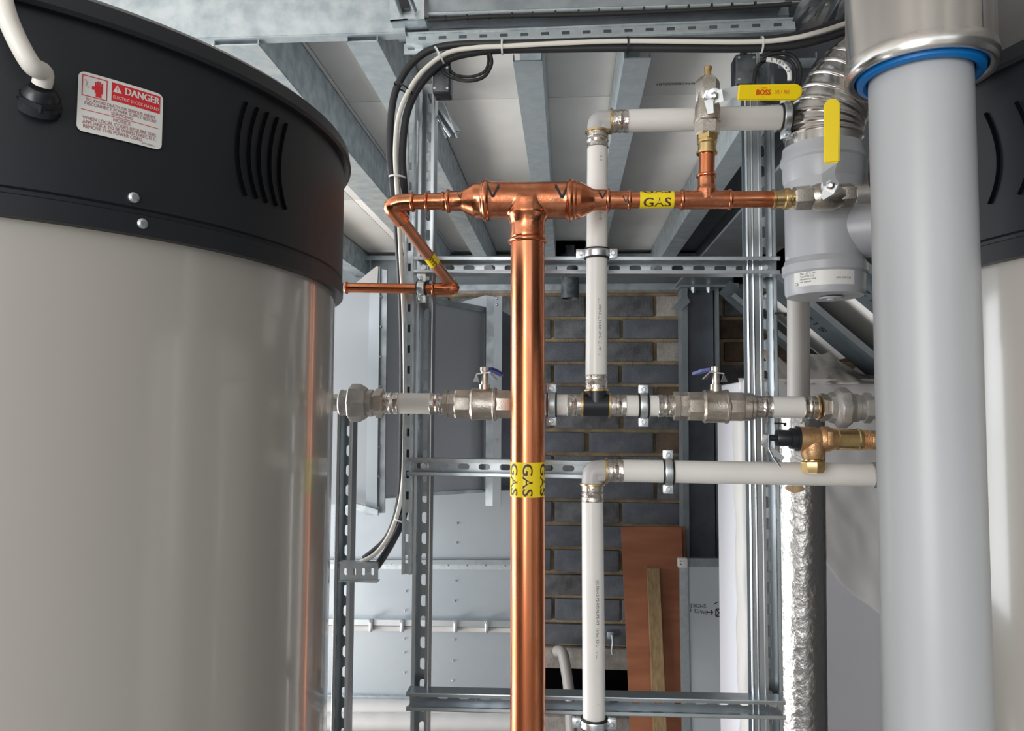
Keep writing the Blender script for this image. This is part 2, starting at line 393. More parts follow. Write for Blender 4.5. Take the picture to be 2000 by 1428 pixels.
# column
CYY = WY - .2; cl = at(1333, 800, CYY).x; cR = at(1406, 800, CYY).x
t = thing('steel_column', ((cl + cR) / 2, CYY, 0), 'dark grey painted steel H column against the brick wall', 'column')
mb = MB(); mb.box((cl + .018, CYY + .08, (Zs - .012) / 2), (.036, .17, Zs - .012)); mb.build('flange', 'steel_edge', t)
mb = MB(); mb.box((cR - .006, CYY + .08, (Zs - .012) / 2), (.012, .17, Zs - .012)); mb.build('flange', 'steel_edge', t)
mb = MB(); mb.box(((cl + cR) / 2, CYY + .09, (Zs - .012) / 2), (cR - cl - .04, .012, Zs - .012)); mb.build('web', 'steel_paint', t)
mb = MB(); mb.box(((cl + cR) / 2 + .01, CYY + .03, Zs - .006), (cR - cl + .06, .2, .012)); mb.build('cap_plate', 'steel_edge', t)
for px in (1354, 1384):
    mb = MB(); p = at(px, 576, CYY - .02); mb.lathe((p.x, CYY - .03, Zs - .045), (0, 0, 1), [(0, .010), (.012, .011), (.013, .018), (.033, .018)], 6); mb.build('bolt', 'galvanised', t)
# gusset
mb = MB(); g = [at(1311, 603, CYY - .05), at(1340, 572, CYY - .05), at(1348, 590, CYY - .05), at(1330, 607, CYY - .05)]
mb.hexa(g, [p + Vector((0, .01, 0)) for p in g]); mb.build('gusset_plate', 'steel_edge', t)
# sloping soffit on the right with purlins
def sof(X, dz=0): return CZ + 1.19 - .88 * X + dz
rot = Matrix.Rotation(math.atan(.88), 3, 'Y')
mb = MB(); xm = .985
mb.box((1.06, 2.9, sof(1.06, .13)), (.43, 2.0, .02), rot); sf = struct(mb.build('ceiling_slope', 'ceiling_board'))
for (ya, yb, lab) in ((2.22, 2.50, 'dark roof purlin stamped S120 crossing behind the grey drain cap, upper one'), (2.80, 3.07, 'dark roof purlin stamped S120 crossing behind the soil pipe, lower one'), (3.42, 3.60, 'dark roof purlin furthest back beside the brick wall')):
    t = thing('roof_purlin', (xm, ya, sof(xm)), lab, 'purlin', 'sloping roof purlins')
    mb = MB(); mb.box((xm, (ya + yb) / 2, sof(xm, .0)), (.64, yb - ya, .004), rot); mb.build('flange', 'purlin_dark', t)
    mb = MB(); mb.box((xm, yb, sof(xm, .055)), (.64, .004, .08), rot); mb.build('web', 'purlin_dark', t)
    mb = MB(); mb.box((xm, ya, sof(xm, .0) - .01), (.64, .006, .02), rot); mb.build('lip', 'steel_edge', t)
    if yb < 3.3:
        mb = MB(); X0 = at(1690 if yb < 2.6 else 1592, 622 if yb < 2.6 else 632, (ya + yb) / 2).x
        d = Vector((1, 0, -.88)).normalized(); yy = Vector((0, 1, 0))
        o_ = Vector((X0, (ya + yb) / 2 + .04, sof(X0, -.006)))
        put_text(mb, 'S120' if yb > 2.6 else 'S120.M', .07, lambda a, c: o_ - d * a + yy * c, align='CENTER'); mb.build('stamp', 'marker_ink', t)

# ================================================================== STRUT FRAME
def channel(p0, p1, front, label, name='strut_channel', W=.041, D=.041, pitch=.05, sl=.028, sw=.014, mt='strut_steel', off=0.0, lip=.0085, group='slotted strut channels of the frame', bolts=()):
    p0 = Vector(p0); p1 = Vector(p1); u = (p1 - p0).normalized(); L = (p1 - p0).length
    f = Vector(front); f = (f - u * f.dot(u)).normalized(); v = u.cross(f)       # p0 on centre line of the FRONT plane
    T = .0025
    t = thing(name, p0, label, 'channel', group)
    mb = MB()
    mb.plate(p0 - v * W / 2 - f * D, u, v, L, W, T if True else T, pitch, sl, sw, off=off)
    mb.build('web', mt, t)
    for sgn in (-1, 1):
        mb = MB()
        # side wall with returned lip as one profile
        prof = [(0, 0), (D, 0), (D + .0005, .002), (D, lip), (D - .008, lip), (D - .008, lip - T), (D - T, lip - T), (D - T, T), (0, T)]
        a = [p0 + v * sgn * (W / 2 - q) - f * (D - dd) for dd, q in prof]; b = [p + u * L for p in a]; n = len(a)
        mb.add(a + b, [tuple(range(n)), tuple(range(2 * n - 1, n - 1, -1))] + [(i, i + n, (i + 1) % n + n, (i + 1) % n) for i in range(n)], False)
        mb.build('side_wall', mt, t)
    for q in bolts:
        mb = MB(); c = p0 + u * q - f * (D - T)
        mb.lathe(c, f, [(0, .012), (.002, .012), (.0021, .0085), (.008, .0085), (.009, .007)], 6); mb.build('bolt', 'zinc_bright', t)
    return t
FR = (0, -1, 0)
RY = 1.77; PY = 1.813
# rails
channel(at(808, 517, RY), at(1524, 518, RY), FR, 'upper horizontal strut rail behind the pipe clamp', bolts=(.018, .83))
channel(at(795, 912, RY), at(1523, 925, RY), FR, 'middle horizontal strut rail behind the yellow riser tape', bolts=(.035,))
channel(at(793, 1371, RY), at(1535, 1388, RY), FR, 'lower horizontal strut rail near the bottom edge', off=0, bolts=(.84,))
# posts
zt = at(830, 150, PY).z
px_ = at(826, 800, PY).x
channel((px_, PY, .05), (px_, PY, zt), FR, 'left vertical strut post beside the slotted cable tray')
px_ = at(1503, 800, PY).x + .001
channel((px_, PY, .05), (px_, PY, at(1500, 95, PY).z), FR, 'right vertical strut post, its open side showing slots')
px2 = px_ - .043
tt = channel((px2 - .006, PY + .0205, .05), (px2 - .006, PY + .0205, at(1465, 95, PY).z), (-1, 0, 0), 'vertical strut turned sideways against the right post', pitch=0, D=.026, lip=.004)
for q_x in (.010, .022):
    mb = MB(); mb.tube([(px2 + .018 - q_x, PY, .05), (px2 + .018 - q_x, PY, at(1465, 95, PY).z)], .0035, 10, 1); mb.build('reflection_bead', 'strut_steel', tt)  # added bead, shaped in for a reflection line on the plain side wall
px_ = at(672, 900, 1.86).x
channel((px_, 1.86, .05), (px_, 1.86, at(672, 806, 1.86).z), FR, 'left strut post half hidden behind the left heater')
# vertical cable tray edge on the left post
def tray(name, p0, p1, W, label, depth=.05, back=(0, 1, 0), pitch=.05, sl=.019, sw=.007, lips=(1, -1), mt='galvanised'):
    p0 = Vector(p0); p1 = Vector(p1); u = (p1 - p0).normalized(); L = (p1 - p0).length; bk = Vector(back); v = u.cross(-bk).normalized()
    t = thing(name, p0, label, 'cable tray', 'slotted cable trays')
    mb = MB(); mb.plate(p0 - v * W / 2, u, v, L, W, .0016, pitch, sl, sw, rnd=False); mb.build('slotted_side', mt, t)
    for s_ in lips:
        mb = MB(); c = p0 + v * s_ * W / 2
        q = [c, c + u * L, c + u * L + bk * depth, c + bk * depth]; mb.hexa(q, [p + v * s_ * .002 for p in q])
        q = [c - bk * .004, c + u * L - bk * .004, c + u * L, c]; mb.hexa(q, [p - v * s_ * .004 for p in q]); mb.build('lip', mt, t)
    return t
tray('cable_tray', at(794, 1122, 1.80), at(803, 180, 1.80), pz(17, 1.8), 'vertical galvanised cable tray edge with square slots beside the white cable', depth=.012)
tray('cable_tray', at(793, 76, 1.78), at(1553, 47, 1.78), pz(24, 1.78), 'long horizontal slotted tray above the looping cables', depth=.05, sl=.019, sw=.008)
tray('cable_tray', at(780, 47, 1.84), at(1540, 18, 1.84), pz(26, 1.84), 'galvanised tray behind and above the long slotted tray', depth=.05, sl=.018, sw=.006, mt='galvanised_dark')
t = thing('tray_bracket', at(820, 95, 1.80), 'small galvanised slotted bracket under the left end of the long tray', 'bracket')
a = at(789, 95, 1.80); mb = MB(); mb.plate(at(789, 107, 1.80), (1, 0, 0), (0, 0, 1), pz(62, 1.8), pz(22, 1.8), .002, pz(31, 1.8), .016, .006, rnd=False); mb.build('slotted_plate', 'galvanised', t)
# big beam top
t = thing('support_beam', at(600, 60, 1.86), 'wide galvanised beam crossing the top left above the heater', 'beam')
z0 = CZ + .917; mb = MB(); mb.box((-1.1, 1.765, z0 + .14), (1.42, .006, .28)); mb.build('web', 'galvanised_joist', t)
mb = MB(); mb.box((-1.1, 1.78, z0), (1.42, .03, .006)); mb.build('bottom_flange', 'galvanised_joist', t)
t = thing('purlin_beam', at(1200, 10, 1.76), 'dark galvanised beam along the top edge above the black cable', 'beam')
zc = at(1180, 8, 1.76)
p0 = at(836, 12, 1.76); p1 = at(1530, -10, 1.76); mb = MB(); up = Vector((0, 0, 1)); hh = pz(34, 1.76)
q = [p0 - up * hh / 2, p1 - up * hh / 2, p1 + up * hh * 2, p0 + up * hh * 2]; mb.hexa(q, [p + Vector((0, .004, 0)) for p in q]); mb.build('web', 'galvanised_dark', t)
mb = MB(); mb.tube([p0 - up * hh / 2, p1 - up * hh / 2], .005, 10, 1); mb.build('rolled_edge', 'galvanised', t)
mb = MB(); q = [p0 - up * hh / 2, p1 - up * hh / 2, p1 - up * hh / 2 + Vector((0, .07, 0)), p0 - up * hh / 2 + Vector((0, .07, 0))]; mb.hexa(q, [p + up * .003 for p in q]); mb.build('bottom_flange', 'galvanised_dark', t)
# end bracket with two tube legs
t = thing('beam_bracket', at(797, 20, 1.73), 'pale galvanised end bracket with two short tube legs above the tray corner', 'bracket')
mb = MB(); q = [at(762, 42, 1.73), at(829, 37, 1.73), at(828, -40, 1.73), at(759, -40, 1.73)]; mb.hexa(q, [p + Vector((0, .004, 0)) for p in q]); mb.build('plate', 'galvanised', t)
mb = MB(); q = [at(762, 42, 1.73), at(829, 37, 1.73)]; q = q + [q[1] + Vector((0, .1, 0)), q[0] + Vector((0, .1, 0))]; mb.hexa(q, [p + up * .004 for p in q]); mb.build('shelf', 'galvanised', t)
mb = MB(); mb.box(at(790, 5, 1.722), (pz(22, 1.72), .012, pz(30, 1.72))); mb.build('dark_insert', 'black_plastic', t)
for a, b in (((772, -6), (781, 22)), ((800, -6), (810, 20))):
    mb = MB(); mb.tube([at(*a, 1.66), at(*b, 1.72)], .0055, 12, 1); mb.build('tube_leg', 'galvanised_dark', t)
# short channels hanging near the left box
channel(at(846, 205, 2.3), at(884, 262, 2.3) , (-.6, -1, 0), 'short dark strut offcut hanging below the left junction box', W=.03, D=.03, pitch=.05, sl=.02, sw=.01)
# cantilever arms at top right
for i, (a, b, ya, yb, lb) in enumerate((((1606, -8), (1560, 44), 1.5, 1.7, 'cantilever strut arm at upper right, leftmost'), ((1628, -10), (1602, 42), 1.5, 1.66, 'cantilever strut arm at upper right, middle'), ((1680, -5), (1645, 40), 1.45, 1.66, 'cantilever strut arm at upper right beside the corrugated duct'))):
    channel(at(*b, yb), at(*a, ya), (-.3, -.4, -1), lb, W=.03, D=.03, pitch=.04, sl=.02, sw=.01, group='cantilever arms at the upper right')
# dark infill behind the right top (cable ladder plate)
t = thing('back_plate', at(1560, 110, 1.95), 'dark grey sheet metal plate behind the coiled cable', 'plate')
mb = MB(); q = [at(1440, 104, 1.98), at(1690, 60, 1.98), at(1690, 330, 1.98), at(1600, 330, 1.98)]; q = [at(1448, 100, 1.98), at(1720, 20, 1.98), at(1720, 200, 1.98), at(1448, 200, 1.98)]
mb.hexa(q, [p + Vector((0, .004, 0)) for p in q]); mb.build('sheet', 'steel_paint', t)

# ================================================================== WATER HEATERS
def heater(c, r, hb, label, left=True):
    c = Vector((c[0], c[1], 0)); t = thing('water_heater', c, label, 'water heater', 'tall cylindrical water heaters')
    zb = CZ + hb
    mb = MB(); mb.lathe(c, (0, 0, 1), [(.06, r - .03), (.08, r - .012), (zb - .0, r - .012)], 128); mb.build('body', 'enamel', t)
    mb = MB(); mb.lathe(c, (0, 0, 1), [(0, r - .05), (.06, r - .05)], 64); mb.build('base', 'black_plastic', t)
    zs = zb + SEAM
    mb = MB(); mb.lathe(c, (0, 0, 1), [(zb, r - .011), (zb, r), (zs - .004, r), (zs - .002, r - .004), (zs + .002, r - .004), (zs + .004, r - .0015), (zs + .2, r - .0015)], 128); mb.build('skirt', 'black_cover', t)
    zl = CZ + RIM0; zt_ = CZ + RIM1
    mb = MB(); mb.lathe(c, (0, 0, 1), [(zs + .19, r - .0016), (zl + .01, r - .004)], 128, caps=False); mb.build('cover', 'black_cover', t)
    mb = MB(); mb.lathe(c, (0, 0, 1), [(zl, r - .006), (zl, r + .006), (zl + .004, r + .009), (zt_ - .008, r + .006), (zt_, r - .004), (zt_ + .02, r - .10), (zt_ + .03, 0.001)], 128); mb.build('lid', 'black_cover', t)
    return t, zb
HC = (-.834, 1.05); HR = .496
SEAM = .05
RIM0 = (ray_cyl(320, 85, HC, HR)[0].z + ray_cyl(600, 245, HC, HR)[0].z) / 2 - CZ
RIM1 = (ray_cyl(392, 73, HC, HR + .006)[0].z + ray_cyl(595, 180, HC, HR + .006)[0].z) / 2 - CZ
hb = .180
SEAM = (ray_cyl(100, 381, HC, HR)[0].z + ray_cyl(560, 485, HC, HR)[0].z) / 2 - CZ - hb
print('RIM', RIM0, RIM1, 'SEAM', SEAM, [ray_cyl(x_, y_, HC, HR)[0].z - CZ for x_, y_ in ((0, 427), (304, 466), (469, 500), (640, 553))])
PL = .32
h1, zb1 = heater(HC, HR, hb, 'large beige cylinder water heater with black cap on the left', True)
GC = (1.014, 1.05); GR = .555
h2, zb2 = heater(GC, GR, .172, 'beige cylinder water heater with black cap at the right edge', False)
for px, py in ((261, 386), (278, 437)):
    p, a = ray_cyl(px, py, HC, HR); n = Vector((math.sin(a), math.cos(a), 0)); mb = MB()
    mb.lathe(p - n * .002, n, [(0, .0055), (.003, .0055), (.0048, .003)], 16); mb.build('screw', 'zinc_bright', h1)
def slots(c, r, parent, pts, bend):
    for (xa, ya), (xb, yb), (xm, ym) in pts:
        mb = MB(); P = []
        for k in range(13):
            s_ = k / 12; q = (1 - s_) ** 2; px = q * xa + 2 * s_ * (1 - s_) * (2 * xm - (xa + xb) / 2) + s_ * s_ * xb; py = q * ya + 2 * s_ * (1 - s_) * (2 * ym - (ya + yb) / 2) + s_ * s_ * yb
            P.append(ray_cyl(px, py, c, r)[0])
        mb.tube(P, .0020, 8, 1); mb.build('vent_slot', 'black_deep', parent)
slots(HC, HR, h1, [((481, 200), (480, 382), (464, 292)), ((503, 211), (502, 388), (486, 300)), ((523, 220), (521, 396), (506, 308)), ((542, 230), (540, 402), (527, 318)), ((560, 242), (558, 409), (546, 328))], 0)
slots(GC, GR, h2, [((1925, 222), (1932, 398), (1950, 310)), ((1985, 200), (1990, 380), (2012, 290))], 0)
# danger sticker on the left heater
pc, ac = ray_cyl(234, 212, HC, HR); zc = pc.z
pl, al = ray_cyl(151, 196, HC, HR); pr, ar = ray_cyl(317, 232, HC, HR)
LW = (ar - al) * HR; ztop = ray_cyl(153, 137, HC, HR)[0].z; zbot = ray_cyl(148, 254, HC, HR)[0].z; LH = ztop - zbot; zc = (ztop + zbot) / 2; am = (al + ar) / 2
def lab(lift):
    def f(a, b, lift=lift):
        an = am + a / HR; rr = HR + lift; return Vector((HC[0] + math.sin(an) * rr, HC[1] + math.cos(an) * rr, zc + b))
    return f
def gridrect(mb, fn, x0, x1, y0, y1, n=10, rad=0.0):
    if rad <= 0:
        vs = [fn(x0 + (x1 - x0) * i / n, y) for i in range(n + 1) for y in (y0, y1)]; mb.add(vs, [(2 * i, 2 * i + 2, 2 * i + 3, 2 * i + 1) for i in range(n)], True); return
    xs = [x0 + rad * (1 - math.cos(R_(k * 18))) for k in range(6)] + [x0 + rad + (x1 - x0 - 2 * rad) * i / n for i in range(1, n)] + [x1 - rad * (1 - math.cos(R_(90 - k * 18))) for k in range(6)]
    vs = []
    for x_ in xs:
        d = max(0, rad - min(x_ - x0, x1 - x_)); dy = rad - math.sqrt(max(0, rad * rad - d * d)); vs += [fn(x_, y0 + dy), fn(x_, y1 - dy)]
    mb.add(vs, [(2 * i, 2 * i + 2, 2 * i + 3, 2 * i + 1) for i in range(len(xs) - 1)], True)
sg = -1 if al > ar else 1
f0 = lab(.0006); f1 = lab(.0009); f2 = lab(.0012)
LWa = abs(LW)
if sg < 0:
    _f0, _f1, _f2 = f0, f1, f2
    f0 = lambda a, b: _f0(-a, b); f1 = lambda a, b: _f1(-a, b); f2 = lambda a, b: _f2(-a, b)
st = MB(); gridrect(st, f0, -LWa / 2, LWa / 2, -LH / 2, LH / 2, 12, .006); sticker = st.build('danger_sticker', 'label_white', h1, label='white and red DANGER electric shock sticker')
X = LWa; H = LH
mb = MB(); gridrect(mb, f1, -.13 * X, .46 * X, .14 * H, .45 * H, 8)
# pictogram frame
fx0, fx1, fy0, fy1 = -.46 * X, -.18 * X, .10 * H, .45 * H
th = .010 * X
for a0, a1, b0, b1 in ((fx0, fx1, fy0, fy0 + th), (fx0, fx1, fy1 - th, fy1), (fx0, fx0 + th, fy0, fy1), (fx1 - th, fx1, fy0, fy1)): gridrect(mb, f1, a0, a1, b0, b1, 4)
# hand: palm, wrist, five fingers
hx = (fx0 + fx1) / 2 + .045 * X; hy = (fy0 + fy1) / 2
gridrect(mb, f1, hx - .045 * X, hx + .045 * X, hy - .08 * H, hy + .05 * H, 4); gridrect(mb, f1, hx - .032 * X, hx + .032 * X, hy - .15 * H, hy - .08 * H, 3)
for k in range(4): gridrect(mb, f1, hx + (-.045 + k * .024) * X, hx + (-.045 + k * .024 + .018) * X, hy + .05 * H, hy + (.10 + .02 * (k in (1, 2))) * H, 2)
gridrect(mb, f1, hx - .075 * X, hx - .045 * X, hy - .04 * H, hy + .02 * H, 2)
gridrect(mb, f1, -.46 * X, .46 * X, -.135 * H, -.125 * H, 10)
mb.build('red_print', 'red_ink', sticker)
mb = MB(); px0 = fx0 + .03 * X
zz = [(px0, hy + .10 * H), (px0 + .03 * X, hy + .05 * H), (px0 + .012 * X, hy + .02 * H), (px0 + .05 * X, hy - .03 * H)]
for k in range(3):
    a, b = zz[k], zz[k + 1]; w_ = .005 * X; mb.add([f1(a[0] - w_, a[1]), f1(a[0] + w_, a[1]), f1(b[0] + w_, b[1]), f1(b[0] - w_, b[1])], [(0, 1, 2, 3)], False)
for s_, wd, hh_, y_, x_ in (('TO AVOID DEATH OR SERIOUS INJURY', .82, .078, .045, -.005), ('DISCONNECT POWER SUPPLY BEFORE', .84, .078, -.02, -.005), ('SERVICING', .25, .078, -.085, 0), ('NOTICE', .20, .095, -.185, 0), ('WHEN LOCAL CODES REQUIRE THIS', .86, .085, -.265, -.01), ('APPLIANCE TO BE WIRED DIRECTLY,', .86, .085, -.335, -.01), ('REMOVE THIS POWER CORD', .68, .085, -.405, -.09), ('AP12500-1', .16, .04, -.455, .33)):
    fit_text(mb, s_, wd * X, f1, height=hh_ * H, dy=y_ * H, dx=x_ * X, bold=.012)
mb.build('small_print', 'faded_red', sticker)
mb = MB(); fit_text(mb, 'DANGER', .42 * X, f2, height=.17 * H, dx=.235 * X, dy=.35 * H, bold=.04)
fit_text(mb, 'ELECTRIC SHOCK HAZARD', .55 * X, f2, height=.075 * H, dx=.165 * X, dy=.205 * H)
a = .04 * X; cx_, cy_ = -.065 * X, .35 * H; mb.add([f2(cx_ - a * 1.3, cy_ - .06 * H), f2(cx_ + a * 1.3, cy_ - .06 * H), f2(cx_, cy_ + .075 * H)], [(0, 1, 2)], False)
mb.build('white_print', 'label_white', sticker)
mb = MB(); f3 = lab(.0015); g3 = (lambda a, b: f3(-a, b)) if sg < 0 else f3; put_text(mb, '!', .11 * H, g3, dx=cx_, dy=cy_ - .01 * H, bold=.02); mb.build('warning_mark', 'red_ink', sticker)
# power cord with gland
pg, ag = ray_cyl(78, 196, HC, HR); n = Vector((math.sin(ag), math.cos(ag), 0)); dn = (n * .75 + Vector((0, 0, .8))).normalized()
mb = MB(); mb.lathe(pg - dn * .01, dn, [(0, .019), (.009, .019), (.0091, .017), (.018, .0155), (.023, .011)], 24)
mb.lathe(pg - dn * .004, dn, [(0, .020), (.008, .020)], 6); mb.build('cable_gland', 'black_plastic', h1)
e_ = pg + dn * .022
mb = MB(); q1 = at(60, 125, e_.y - .02); q2 = at(25, 60, e_.y - .03); q3 = at(5, 0, e_.y - .03); q4 = at(-10, -90, e_.y - .0)
mb.tube([e_ - dn * .006, e_ + dn * .006, q1, q2, q3, q4], .0088, 16, 5); mb.build('power_cord', 'white_cable', h1)
# right heater sticker at its left limb
pa, aa = ray_cyl(1716, 640, GC, GR)
def glab(a, b, lift=.0008): an = aa + a / GR; return Vector((GC[0] + math.sin(an) * (GR + lift - .012), GC[1] + math.cos(an) * (GR + lift - .012), b))
zt_ = CZ + .165; zb_ = zt_ - .16
mb = MB(); gridrect(mb, glab, -.10, .12, zb_, zt_, 12); s2 = mb.build('rating_label', 'label_white', h2)
mb = MB(); gridrect(mb, lambda a, b: glab(a, b, .0012), -.10, .12, zt_ - .022, zt_ - .004, 10); gridrect(mb, lambda a, b: glab(a, b, .0012), -.10, .12, zt_ - .10, zt_ - .085, 10)
for k in range(9): gridrect(mb, lambda a, b: glab(a, b, .0012), -.09, .10, zt_ - .03 - k * .0055, zt_ - .0315 - k * .0055, 8)
mb.build('black_print', 'marker_ink', s2)

# ================================================================== COPPER GAS PIPEWORK
GY = 1.58
gas = thing('gas_pipe', at(1030, 700, GY), 'polished copper gas pipe run: thick riser, big tee and side branches', 'pipe')
def g(px, py, Y=GY): return at(px, py, Y)
def pr(px, Y=GY): return px * Y / F
def run(name, mt, parent, a, b, prof, seg=40, caps=True, Y=None, phase=0, y2=None):
    """lathe between pixel points a and b; prof = list of (pixel x position along a->b, pixel radius)"""
    Ya = Y or GY; A = at(a[0], a[1], Ya); B = at(b[0], b[1], y2 or Ya); L = math.hypot(b[0] - a[0], b[1] - a[1]); d = (B - A); k = d.length / L
    mb = MB(); mb.lathe(A, d, [(t_ * k, r_ * Ya / F) for t_, r_ in prof], seg, phase, caps); return mb.build(name, mt, parent)
run('riser_pipe', 'copper', gas, (1030.5, 474), (1031, 1700), [(0, 33.5), (1226, 33.5)], 64)
# big tee: run + branch blended with a voxel remesh
A = g(940, 391); B = g(1126, 391); d = (B - A).normalized(); k = (B - A).length / 186
mb = MB()
mb.lathe(A, d, [(0, pr(38)), (14 * k, pr(38)), (22 * k, pr(36.5)), (93 * k, pr(35.5)), (164 * k, pr(36.5)), (172 * k, pr(38)), (186 * k, pr(38))], 48)
dn = (g(1030.5, 470) - g(1030, 391)).normalized()
mb.lathe(g(1030, 391), dn, [(0, pr(41)), (pr(18), pr(41)), (pr(30), pr(42)), (pr(38), pr(38)), (pr(47), pr(35)), (pr(60), pr(34.5)), (pr(78), pr(35))], 48)
o = mb.build('tee_body', 'copper_fitting', gas)
md = o.modifiers.new('remesh', 'REMESH'); md.mode = 'VOXEL'; md.voxel_size = .0016; md.use_smooth_shade = True
sm = o.modifiers.new('smooth', 'SMOOTH'); sm.factor = .5; sm.iterations = 14
# ring beads of the tee
def bead(c, d, R, r, parent, mt='copper_fitting', name='bead_ring'):
    d = Vector(d).normalized(); mb = MB(); n = 10
    prof = [(-r * 1.2, R - r * 1.3)] + [(-r * math.cos(R_(180 * i / n)), R - r + r * 1.0 * math.sin(R_(180 * i / n)) * 1.0 + 0) for i in range(n + 1)] + [(r * 1.2, R - r * 1.3)]
    mb.lathe(c, d, prof, 48, caps=False); return mb.build(name, mt, parent)
bead(g(950, 392), d, pr(42), pr(7), gas); bead(g(1113, 391), d, pr(42), pr(7), gas)
bead(g(1030.5, 471), dn, pr(39), pr(5), gas)
# reducers
ax = (1, 0, 0)
run('reducer', 'copper_fitting', gas, (937, 392), (800, 394), [(-4, 35.5), (8, 35.5), (12, 34), (33, 21), (36, 20), (62, 19.5), (64, 20)], 48)
bead(g(876, 393), d, pr(23.5), pr(4), gas)
run('socket', 'copper_fitting', gas, (877, 393), (800, 395), [(0, 17.5), (8, 17), (9, 19), (13, 19), (14, 16.5), (44, 16.5)], 40)
bead(g(834, 394), d, pr(20.5), pr(3.2), gas); bead(g(806, 394.5), d, pr(20), pr(3.2), gas)
run('pipe_section', 'copper', gas, (836, 394), (800, 395), [(0, 14.5), (36, 14.5)], 40)
# left elbow toward the back
e0 = g(806, 395); e1 = g(790, 396); S2 = at(880, 556, 1.76); S1 = at(777, 420, 1.60)
mb = MB(); v_ = (S2 - S1).normalized()
mb.tube([e0, e1, g(776, 398), at(766, 405, 1.583), S1 - v_ * .002, S1 + v_ * .018], lambda s_: pr(17.5) if s_ < .7 else pr(17.5), 24, 5); mb.build('elbow', 'copper_fitting', gas)
bead(e0, d, pr(20), pr(3.2), gas)
mb = MB(); mb.tube([S1, S2], .0130, 28, 1); mb.build('pipe_section', 'copper_dull', gas)
cT = S1 + (S2 - S1) * .62
fn = wrap(cT, v_, .0130, cam_dir(cT)); mb = MB(); patch(mb, fn, -.013, .013, -.04, .04, 28); tp = mb.build('gas_tape', 'yellow_tape', gas, label='yellow GAS tape on the slanting pipe')
fn2 = wrap(cT, v_, .0130, cam_dir(cT), .0009); mb = MB(); put_text(mb, 'GAS', .014, lambda a, b: fn2(a, -b), rot=R_(180), bold=.03, dx=.0); mb.build('tape_letters', 'tape_ink', tp)
HY = 1.755
mb = MB(); t1 = at(886, 558, HY)
mb.tube([S2 - v_ * .004, S2 + v_ * .004, at(885, 563, HY), at(872, 565, HY), at(850, 564.5, HY)], .0148, 24, 5); mb.build('elbow', 'copper_fitting', gas)
bead(at(846, 564.5, HY), d, .0172, .003, gas); bead(S2 - v_ * .002, v_, .0165, .002, gas)
mb = MB(); mb.tube([at(676, 562, HY), at(862, 564.5, HY)], .0118, 28, 1); mb.build('pipe_section', 'copper', gas)
bead(at(677, 562, HY), d, .0150, .003, gas)
# right of the tee
run('reducer', 'copper_fitting', gas, (1124, 391), (1240, 391), [(-3, 35.5), (8, 35.5), (12, 34.5), (34, 22), (38, 21), (62, 20.5), (64, 20.5)], 48)
bead(g(1187, 391), d, pr(24), pr(4), gas)
run('socket', 'copper_fitting', gas, (1188, 391), (1250, 391), [(0, 17.5), (40, 17.5)], 40); bead(g(1229, 391), d, pr(20.5), pr(3.4), gas)
run('pipe_section', 'copper', gas, (1229, 391), (1335, 390.5), [(0, 16), (106, 16)], 40)
A = g(1330, 390.5); B = g(1428, 390); mb = MB(); d2 = (B - A).normalized(); mb.lathe(A, d2, [(0, pr(18)), ((B - A).length, pr(18))], 40)
dnu = (g(1381, 300) - g(1380, 390)).normalized(); mb.lathe(g(1379.5, 390), dnu, [(0, pr(19)), (pr(20), pr(19)), (pr(26), pr(17)), (pr(47), pr(16.5))], 40)
o = mb.build('tee_body', 'copper_fitting', gas, label='small copper tee under the upright gas valve'); md = o.modifiers.new('remesh', 'REMESH'); md.mode = 'VOXEL'; md.voxel_size = .0012; md.use_smooth_shade = True
sm = o.modifiers.new('smooth', 'SMOOTH'); sm.factor = .5; sm.iterations = 10
bead(g(1332, 390.5), d2, pr(20.5), pr(3.6), gas); bead(g(1425, 390), d2, pr(20.5), pr(3.6), gas); bead(g(1379.5, 344), dnu, pr(20), pr(3.4), gas)
run('pipe_section', 'copper', gas, (1425, 390), (1515, 389), [(0, 16), (90, 16)], 40)
run('pipe_section', 'copper', gas, (1380, 348), (1381, 290), [(0, 15), (58, 15)], 40)
# tapes
mid = g(1282, 390.7); fn = wrap(mid, (1, 0, 0), pr(16), cam_dir(mid), .0005); mb = MB(); patch(mb, fn, -pr(33), pr(33), -pr(50), pr(50), 36)
tp = mb.build('gas_tape', 'yellow_tape', gas, label='yellow GAS tape on the horizontal pipe'); fn = wrap(mid, (1, 0, 0), pr(16), cam_dir(mid), .0009); mb = MB()
fx = lambda a, b: fn(a, -b); fit_text(mb, 'GAS', pr(52), fx, height=pr(25), dy=pr(-5.5), bold=.03); fit_text(mb, 'GAS', pr(52), fx, height=pr(25), dy=pr(22), bold=.03); mb.build('tape_letters', 'tape_ink', tp)
mid = g(1030.5, 935); fn = wrap(mid, (0, 0, 1), pr(33.5), cam_dir(mid), .0005); mb = MB(); patch(mb, fn, -pr(33), pr(33), -pr(90), pr(90), 56)
tp = mb.build('gas_tape', 'yellow_tape', gas, label='yellow tape with GAS in three columns on the riser'); fn = wrap(mid, (0, 0, 1), pr(33.5), cam_dir(mid), .0009); mb = MB()
for c_ in (-31, -1, 34, 70, -66): fit_text(mb, 'GAS', pr(60), lambda a, b: fn(-a, b), height=pr(27), dy=pr(c_), bold=.03)
mb.build('tape_letters', 'tape_ink', tp)
